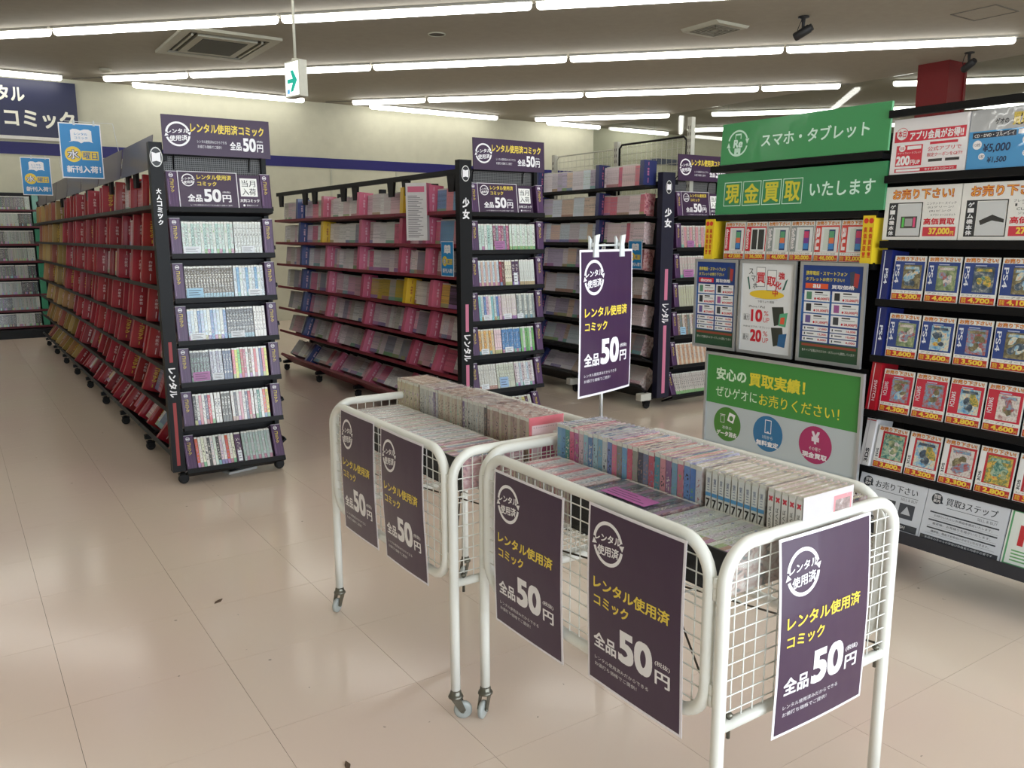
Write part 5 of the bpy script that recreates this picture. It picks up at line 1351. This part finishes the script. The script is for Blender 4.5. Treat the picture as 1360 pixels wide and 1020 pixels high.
for (x, z, tl, kind, prices, ais, rn) in rows4:
    for i, pr_ in enumerate(prices):
        game_card('priced game card, %s from the divider, %s, purchase price %s yen' % (ordw(i + 1), rn, pr_.replace(',', '')), x, YS[i], z, tl, kind, pr_, ('ワールドゲーム', 'アクション', 'ドライブゲーム', 'ニーアオート', 'レーシング')[i], ais[i])
    base, txt = {'PS4': (S(30, 40, 104), S(226, 230, 240)), 'SWITCH': (S(176, 26, 40), S(236, 210, 214)), '3DS': (S(232, 230, 230), S(30, 30, 36))}[kind]
    t = thing('divider_case', '%s divider case at the left of the %s' % ({'PS4': 'dark blue', 'SWITCH': 'red', '3DS': 'white'}[kind], rn), 'divider')
    m = MB(); m.box(0, 0.042, 0, 0.12, 0, 0.195, base); m.build('case', PLASTIC, t)
    p = Print(0.04, 0.19); q = Print(0.11, 0.19)
    p.rect(0.28, 0.0, 0.36, 1.0, txt if kind != '3DS' else S(206, 200, 200), 1)
    if kind == '3DS': p.rect(0, 0.0, 1, 0.02, S(190, 36, 50), 1); p.rot_text_up('3DS', 0.45, 0.62, 0.85, 0.92, txt, 0.03, 2); q.rot_text_up('3DS', 0.20, 0.62, 0.36, 0.92, txt, 0.03, 1)
    else: p.rot_text(kind, 0.5, 0.36, 0.85, 0.80 if kind == 'SWITCH' else 0.68, txt, 0.03, 2); q.rot_text(kind, 0.16, 0.36, 0.30, 0.80 if kind == 'SWITCH' else 0.68, txt, 0.02, 1)
    p.build('case_lettering', INK, t, (0.021, 0, 0)); q.build('side_lettering', INK, t, (0.042, 0.06, 0), (0, 0, PI / 2)); stand(t, x - 0.012, 1.966, z, tl)
for i, (k, pr_, ai) in enumerate((('docomo', '47,000', 0), ('docomo', '36,000', 1), ('SoftBank', '46,000', 0), ('SoftBank', '30,000', 1), ('au', '46,000', 0), ('au', '32,000', 1))):
    o = game_card('phone price card with %s border, %s, purchase price %s yen' % ({'docomo': 'red', 'SoftBank': 'grey', 'au': 'vermilion'}[k], ('first from left', 'second from left', 'third from left', 'fourth from left', 'fifth from left', 'rightmost')[i], pr_.replace(',', '')),
              3.108, 2.795 - i * 0.1262, 1.243, R(3), k, pr_, 'スマートフォン 64GB', ai)
    o.scale = (0.95, 1, 1)
# upper strips
p = Print(0.295, 0.207); RD = S(206, 50, 70)
p.rect(0, 0, 1, 1, S(234, 230, 232), 0); p.rect(0.03, 0.22, 0.97, 0.42, RD, 1)
p.disc(0.13, 0.27, 0.024, RD, 2); p.disc(0.13, 0.27, 0.022, S(236, 232, 232), 3); p.text('本日', 0.075, 0.20, 0.185, 0.33, RD, 0.03, 4)
p.text('アプリ会員がお得!!', 0.24, 0.24, 0.94, 0.40, WHITE, 0.04, 2)
p.rect(0.07, 0.48, 0.43, 0.86, RD, 1); p.disc(0.15, 0.53, 0.013, WHITE, 2); p.text('対象', 0.12, 0.50, 0.18, 0.56, RD, 0.02, 3); p.rect(0.22, 0.50, 0.41, 0.56, WHITE, 2)
p.text('スマートフォン・タブレット', 0.09, 0.60, 0.41, 0.64, WHITE, 0.01, 2); p.text('200', 0.08, 0.67, 0.27, 0.84, WHITE, 0.05, 2); p.text('円UP', 0.28, 0.75, 0.41, 0.84, WHITE, 0.03, 2)
p.rect(0.52, 0.455, 0.88, 0.50, RD, 1); p.text('公式アプリで', 0.50, 0.54, 0.93, 0.62, RD, 0.02); p.text('限定クーポンをGET!!', 0.50, 0.65, 0.95, 0.72, RD, 0.02)
p.rect(0.52, 0.76, 0.70, 0.81, S(50, 46, 50), 1); p.rect(0.74, 0.76, 0.92, 0.81, S(50, 46, 50), 1)
p.rect(0.07, 0.90, 0.90, 0.97, RD, 1); p.rect(0.09, 0.915, 0.42, 0.955, WHITE, 2); p.text('今すぐダウンロード!!', 0.48, 0.915, 0.86, 0.958, WHITE, 0.02, 2)
o = sign('campaign_sign', 'white and red app member campaign sign on the top rail', 'sign', p, 0.006, INKS, None, base=S(234, 230, 232)); stand(o, 3.112, 1.812, 1.586, R(3))
p = Print(0.325, 0.207)
p.rect(0, 0, 1, 0.36, S(186, 188, 190), 0); p.rect(0, 0.36, 1, 1, S(70, 150, 206), 0)
p.text('ゲオの', 0.27, 0.17, 0.41, 0.27, S(60, 60, 66), 0.03); p.disc(0.52, 0.21, 0.022, S(60, 46, 30), 1, 12); p.text('買取', 0.45, 0.10, 0.62, 0.31, S(222, 196, 90), 0.05, 3); p.text('キャンペーン', 0.65, 0.17, 0.93, 0.27, S(226, 206, 110), 0.03, 3); p.rect(0.64, 0.15, 0.94, 0.29, S(50, 46, 44), 2)
p.rect(0.04, 0.385, 0.50, 0.48, S(40, 44, 60), 1); p.text('CD・DVD・ブルーレイ', 0.06, 0.40, 0.48, 0.465, WHITE, 0.02); p.rect(0.52, 0.385, 0.62, 0.46, WHITE, 1)
NB = S(20, 44, 84)
for (u, v, a_, b_, sz) in ((0.16, 0.66, '15枚', '¥5,000', 1.0), (0.68, 0.63, '10枚', '¥3,000', 1.0), (0.22, 0.86, '5枚', '¥1,500', 0.7), (0.68, 0.85, '3枚', '¥600', 0.7)):
    p.disc(u - 0.06, v - 0.07, 0.016 * sz, WHITE, 1); p.text(a_, u - 0.06 - 0.035 * sz, v - 0.10, u - 0.06 + 0.035 * sz, v - 0.04, NB, 0.0, 2); p.text(b_, u, v - 0.08 * sz, u + 0.29 * sz, v + 0.08 * sz, NB, 0.025, 2, slant=0.06)
o = sign('campaign_sign', 'grey and blue disc trade-in sign with yen amounts on the top rail', 'sign', p, 0.006, INKS, None, base=S(150, 170, 190)); stand(o, 3.112, 1.498, 1.586, R(3))
p = Print(0.26, 0.207); p.rect(0, 0, 1, 0.36, S(186, 188, 190), 0); p.rect(0, 0.36, 1, 1, S(70, 150, 206), 0)
o = sign('campaign_sign', 'plain grey and blue sign past the right frame edge', 'sign', p, 0.006, INKS, None, base=S(150, 170, 190)); stand(o, 3.112, 1.203, 1.586, R(3))
for i, (yc, w_, l4, pr_, cc, dk) in enumerate(((1.820, 0.30, ['ニンテンドー スイッチ', '(L)グリーン/', '(R)ピンク', 'スプラトゥーン2 セット'], '37,000', S(70, 66, 66), 0), (1.507, 0.32, ['プレイステーション4', '1TB', 'CUH-7000', 'ジェットブラック'], '27,000', S(40, 40, 46), 1), (1.19, 0.30, ['プレイステーション4', '500GB', 'CUH-2200', 'ブラック'], '24,000', S(40, 40, 46), 1))):
    p = Print(w_, 0.205); p.rect(0, 0, 1, 1, S(234, 232, 228), 0); sell_text(p, 0.10, 0.05, 0.90, 0.24)
    p.rect(0.06, 0.30, 0.17, 0.94, S(34, 38, 50), 1); p.vtext('ゲーム機本体', 0.08, 0.33, 0.15, 0.92, WHITE, 0.03, 2)
    p.frame(0.17, 0.30, 0.52, 0.94, 0.004, S(34, 38, 50), 1); p.rect(0.19, 0.33, 0.50, 0.91, S(206, 208, 210), 1)
    if dk: p.poly([(0.22, 0.66), (0.36, 0.56), (0.49, 0.64), (0.49, 0.70), (0.36, 0.66), (0.24, 0.74)][::-1], cc, 2)
    else:
        p.rect(0.24, 0.56, 0.46, 0.78, cc, 2); p.rect(0.26, 0.58, 0.29, 0.76, S(90, 200, 90), 3); p.rect(0.41, 0.58, 0.44, 0.76, S(226, 80, 130), 3); p.rect(0.30, 0.60, 0.40, 0.74, S(160, 160, 160), 3)
    for q, tx in enumerate(l4): p.text(tx, 0.57 + 0.02 * q, 0.31 + q * 0.07, 0.95 - 0.03 * (q % 3), 0.355 + q * 0.07, S(60, 60, 66), 0.0)
    p.text('高価買取', 0.55, 0.60, 0.95, 0.72, S(206, 40, 60), 0.04); p.rect(0.55, 0.76, 0.97, 0.93, RD, 1); p.text(pr_, 0.63, 0.78, 0.90, 0.91, S(244, 210, 80), 0.05, 2); p.text('円', 0.91, 0.84, 0.95, 0.91, S(244, 210, 80), 0.03, 2)
    o = sign('console_sign', ('white sign offering to buy a small handheld console, left of the strip', 'white sign offering to buy a black game console', 'white console sign past the right frame edge')[i], 'sign', p, 0.006, INKS, None, base=S(234, 232, 228)); stand(o, 3.112, yc, 1.334, R(3))
# bottom strip
def bottom_sign(i, yc, w_, title, sub, green=False):
    p = Print(w_, 0.208); DK = S(52, 56, 64)
    p.rect(0, 0, 1, 1, S(206, 210, 218) if not green else S(226, 232, 226), 0)
    if green:
        p.frame(0.02, 0.03, 0.98, 0.97, 0.006, S(90, 160, 110), 1); p.text('買取がはじめて', 0.22, 0.08, 0.75, 0.17, S(50, 50, 56), 0.02); p.text('10', 0.15, 0.26, 0.50, 0.62, S(190, 30, 40), 0.05); p.text('%UP', 0.55, 0.42, 0.85, 0.62, S(190, 30, 40), 0.04)
        for q in range(4): p.rect(0.10, 0.70 + q * 0.055, 0.85, 0.725 + q * 0.055, S(110, 170, 110), 1)
    else:
        p.disc(0.13, 0.19, 0.021, DK, 1); p.poly([(0.18, 0.2), (0.22, 0.26), (0.15, 0.27)], DK, 1); p.text('買取', 0.085, 0.12, 0.175, 0.19, WHITE, 0.02, 2); p.text('案内', 0.085, 0.20, 0.175, 0.26, WHITE, 0.02, 2)
        p.text(title, 0.25, 0.13, 0.88, 0.27, DK, 0.02); p.rect(0.27, 0.31, 0.90, 0.318, DK, 1); p.text('SELL & BUY', 0.66, 0.34, 0.90, 0.39, S(120, 124, 130), 0.0)
        if sub == 'boxes':
            for q in range(3): p.rect(0.10 + q * 0.28, 0.44, 0.32 + q * 0.28, 0.72, S(60, 64, 74), 1); p.poly([(0.14 + q * 0.28, 0.64), (0.21 + q * 0.28, 0.48), (0.28 + q * 0.28, 0.64)], S(190, 194, 200), 2)
            p.rect(0.03, 0.82, 0.97, 0.95, DK, 1); p.text('ただいま買取強化中！', 0.2, 0.85, 0.8, 0.92, WHITE, 0.02, 2)
        else:
            for q, tx in enumerate(('お持ちいただいた商品を査定いたします。', '査定後、お見積りを提示いたします。', '確認後、現金でお支払いさせていただきます。')):
                p.rect(0.08, 0.43 + q * 0.145, 0.93, 0.455 + q * 0.145, DK, 1); p.text(tx, 0.14, 0.475 + q * 0.145, 0.86, 0.52 + q * 0.145, DK, 0.0); p.rect(0.08, 0.545 + q * 0.145, 0.93, 0.548 + q * 0.145, DK, 1)
            p.rect(0.02, 0.88, 0.98, 0.975, DK, 1); p.text('未成年の方からの買取は保護者の同意が必要です', 0.08, 0.90, 0.92, 0.94, S(200, 204, 210), 0.0, 2)
    o = sign('guide_sign', ('grey guide sign with pictured boxes on the bottom shelf', 'grey guide sign listing three purchase steps on the bottom shelf', 'green framed percent sign on the bottom shelf')[i], 'sign', p, 0.006, INKS, None, base=S(206, 210, 218)); stand(o, 3.006, yc, 0.198, R(15.5))
bottom_sign(0, 1.805, 0.285, 'お売り下さい', 'boxes'); bottom_sign(1, 1.51, 0.30, '買取3ステップ', 'steps'); bottom_sign(2, 1.22, 0.27, '', '', True)

# three aluminium framed posters under the phone cards
def price_board(kind, w_, h_):
    p = Print(w_, h_); BL = S(26, 60, 130)
    p.rect(0, 0, 1, 0.82, BL, 0); p.rect(0, 0.82, 1, 1, S(36, 76, 50), 0); p.rect(0, 0.30, 1, 0.60, S(30, 90, 160), 1)
    p.text('携帯電話・スマートフォン', 0.05, 0.06, 0.74, 0.105, S(222, 206, 80), 0.03); p.text('タブレットお売り下さい!', 0.05, 0.125, 0.70, 0.165, S(222, 206, 80), 0.03)
    p.poly([(0.78, 0.06), (0.86, 0.05), (0.93, 0.14), (0.90, 0.24), (0.80, 0.20)], S(60, 70, 90), 2); p.poly([(0.86, 0.07), (0.94, 0.08), (0.92, 0.22), (0.85, 0.20)], S(170, 60, 60), 3)
    p.rect(0.05, 0.19, 0.44, 0.245, S(206, 30, 50) if kind == 'docomo' else S(226, 90, 50), 2)
    p.text(kind, 0.10 if kind == 'docomo' else 0.18, 0.197, 0.39 if kind == 'docomo' else 0.31, 0.238, WHITE, 0.04, 3); p.text('買取価格', 0.50, 0.197, 0.87, 0.24, WHITE, 0.03, 3)
    prs = [['47,000', '40,000'], ['36,000', '34,000'], ['27,000', '25,000']] if kind == 'docomo' else [['40,000', '35,000'], ['33,000', '32,000'], ['31,000', '28,000']]
    for r in range(3):
        for c_ in range(2):
            u, v = 0.04 + c_ * 0.475, 0.265 + r * 0.125
            p.rect(u, v, u + 0.44, v + 0.112, S(232, 234, 236), 2); p.rect(u + 0.04, v + 0.015, u + 0.13, v + 0.095, ((S(90, 140, 110), S(50, 52, 56)), (S(40, 42, 48), S(160, 90, 150)), (S(110, 90, 150), S(60, 64, 70)))[r][c_], 3)
            p.rect(u + 0.18, v + 0.012, u + 0.32, v + 0.026, S(30, 30, 34), 3); p.rect(u + 0.18, v + 0.04, u + 0.40, v + 0.046, S(120, 124, 130), 3)
            p.disc(u + 0.19, v + 0.085, 0.005, S(200, 30, 50), 3, 10); p.text(prs[r][c_] + '円', u + 0.22, v + 0.068, u + 0.43, v + 0.10, S(196, 20, 44), 0.04, 3)
    for r in range(3):
        for c_ in range(2):
            u, v = 0.04 + c_ * 0.475, 0.645 + r * 0.058
            p.rect(u, v, u + 0.44, v + 0.048, S(232, 234, 236), 2); p.rect(u + 0.03, v + 0.012, u + 0.05, v + 0.036, S(50, 50, 56), 3); p.rect(u + 0.08, v + 0.016, u + 0.20, v + 0.028, S(90, 94, 100), 3); p.text(('17,000', '16,000', '12,000', '10,000', '8,000', '6,000')[r * 2 + c_], u + 0.27, v + 0.012, u + 0.42, v + 0.036, S(196, 20, 44), 0.03, 3)
    p.rect(0.04, 0.835, 0.96, 0.86, S(150, 70, 50), 2); p.text('各キャリア記載以外のスマホ・タブレットも買取しています！', 0.05, 0.89, 0.95, 0.92, S(220, 222, 214), 0.0, 3)
    return p
def boost_board(w_, h_):
    p = Print(w_, h_); p.rect(0, 0, 1, 1, S(228, 230, 232), 0); RD_ = S(206, 30, 50)
    p.poly([(0.5 + 0.34 * math.cos(2 * PI * i / 24), 0.345 + 0.05 * math.sin(-2 * PI * i / 24)) for i in range(24)], S(236, 200, 50), 1)
    for (u0, v0, u1, v1) in ((0.28, 0.04, 0.46, 0.26), (0.50, 0.07, 0.68, 0.30)): p.frame(u0, v0, u1, v1, 0.002, S(70, 76, 80), 2); p.rect(u0 + 0.012, v0 + 0.01, u1 - 0.012, v1 - 0.01, S(240, 240, 240), 2)
    p.text('買', 0.29, 0.10, 0.46, 0.22, RD_, 0.03, 4); p.text('取', 0.50, 0.14, 0.67, 0.25, RD_, 0.03, 4); p.text('強', 0.72, 0.09, 0.84, 0.17, RD_, 0.03, 4); p.text('化', 0.66, 0.19, 0.78, 0.28, RD_, 0.03, 4); p.text('中', 0.62, 0.28, 0.72, 0.36, RD_, 0.03, 4)
    for ch, u, v in (('ス', 0.13, 0.06), ('マ', 0.18, 0.14), ('ホ', 0.22, 0.22)): p.text(ch, u, v, u + 0.09, v + 0.065, S(50, 56, 60), 0.02, 4)
    p.poly([(0.10, 0.16), (0.13, 0.15), (0.17, 0.29), (0.15, 0.30)], S(40, 100, 90), 2); p.poly([(0.86, 0.18), (0.90, 0.16), (0.84, 0.28), (0.80, 0.29)], S(40, 100, 90), 2)
    p.rect(0.28, 0.395, 0.72, 0.398, S(150, 150, 150), 1); p.text('下取りより買取', 0.33, 0.415, 0.66, 0.44, S(60, 60, 66), 0.01, 2)
    p.text('iPhone / iPad', 0.16, 0.475, 0.48, 0.50, S(50, 50, 56), 0.01); p.text('Android スマホ／タブレット', 0.06, 0.705, 0.60, 0.73, S(50, 50, 56), 0.01)
    for v, t_ in ((0.53, '10'), (0.76, '20')):
        p.frame(0.06, v + 0.05, 0.18, v + 0.12, 0.001, S(50, 50, 56), 2); p.text('最大', 0.07, v + 0.055, 0.17, v + 0.115, S(50, 50, 56), 0.0, 3)
        p.text(t_, 0.21, v - 0.01, 0.44, v + 0.13, RD_, 0.05); p.text('%', 0.47, v + 0.0, 0.56, v + 0.055, RD_, 0.0); p.text('UP', 0.46, v + 0.075, 0.58, v + 0.13, RD_, 0.0)
        p.poly([(0.62, v - 0.05), (0.84, v - 0.06), (0.88, v + 0.12), (0.68, v + 0.16)], S(52, 56, 50), 2)
        p.poly([(0.78, v + 0.02), (0.93, v + 0.0), (0.90, v + 0.16), (0.76, v + 0.15)], S(90, 170, 130) if v < 0.6 else S(40, 100, 150), 3)
        if v < 0.6: p.poly([(0.80, v + 0.06), (0.88, v + 0.05), (0.87, v + 0.13), (0.79, v + 0.13)], S(226, 90, 60), 4)
    return p
for i, (ya, yb, pr_, lab) in enumerate(((2.945, 2.672, price_board('docomo', 0.245, 0.405), 'framed blue phone price list, leftmost of three'), (2.660, 2.345, boost_board(0.285, 0.405), 'framed white poster with red percent figures, middle of three'), (2.325, 2.005, price_board('au', 0.29, 0.405), 'framed blue phone price list with orange tag, rightmost of three'))):
    o = sign('framed_poster', lab, 'poster', pr_, 0.004, INKG, None, base=WHITE, frame=(ALU, 0.014, 0.006)); stand(o, 3.085, (ya + yb) / 2, 0.822, R(0))
# big green board leaning at the foot of the shelf
p = Print(0.82, 0.425); GB = S(60, 140, 62)
p.rect(0, 0, 1, 1, S(186, 196, 200), 0); p.rect(0, 0, 1, 0.545, GB, 1)
p.text('安心の', 0.07, 0.13, 0.29, 0.27, S(216, 240, 214), 0.04); p.text('買取実績！', 0.31, 0.13, 0.68, 0.28, S(226, 212, 60), 0.04)
p.text('ぜひゲオに', 0.07, 0.34, 0.37, 0.46, S(216, 240, 214), 0.012); p.text('お売りください！', 0.385, 0.34, 0.89, 0.47, S(226, 212, 60), 0.012)
for u, c_, a_, b_ in ((0.165, S(70, 130, 50), '本体の', 'データ消去'), (0.455, S(40, 112, 160), '5分から', '無料査定'), (0.76, S(170, 44, 100), 'その場で', '現金買取')):
    p.disc(u, 0.76, 0.082, c_, 2, 36); p.text(a_, u - 0.035, 0.78, u + 0.035, 0.82, S(226, 232, 230), 0.01, 3); p.text(b_, u - 0.075, 0.84, u + 0.075, 0.90, WHITE, 0.04, 3)
p.text('¥', 0.735, 0.62, 0.785, 0.75, S(226, 214, 224), 0.05, 3)
p.frame(0.435, 0.61, 0.478, 0.755, 0.003, WHITE, 3); p.rect(0.45, 0.735, 0.463, 0.745, WHITE, 3)
p.frame(0.115, 0.67, 0.145, 0.75, 0.002, WHITE, 3); p.rect(0.11, 0.655, 0.15, 0.662, WHITE, 3); p.poly([(0.18, 0.62), (0.225, 0.64), (0.21, 0.74), (0.165, 0.715)], WHITE, 3); p.disc(0.195, 0.685, 0.012, c_ if False else S(70, 130, 50), 4)
o = sign('floor_board', 'large green and grey framed board standing below the phone posters', 'sign', p, 0.006, INKG, None, base=WHITE, frame=(ALU, 0.012, 0.008)); stand(o, 3.0, 2.35, 0.368, R(0))
m = MB()
for x in (-0.38, 0.38): m.box(x - 0.012, x + 0.012, 0.0, 0.02, -0.368, 0.0); m.box(x - 0.012, x + 0.012, -0.04, 0.14, -0.366, -0.35)
m.build('stand_leg', ALU, o)
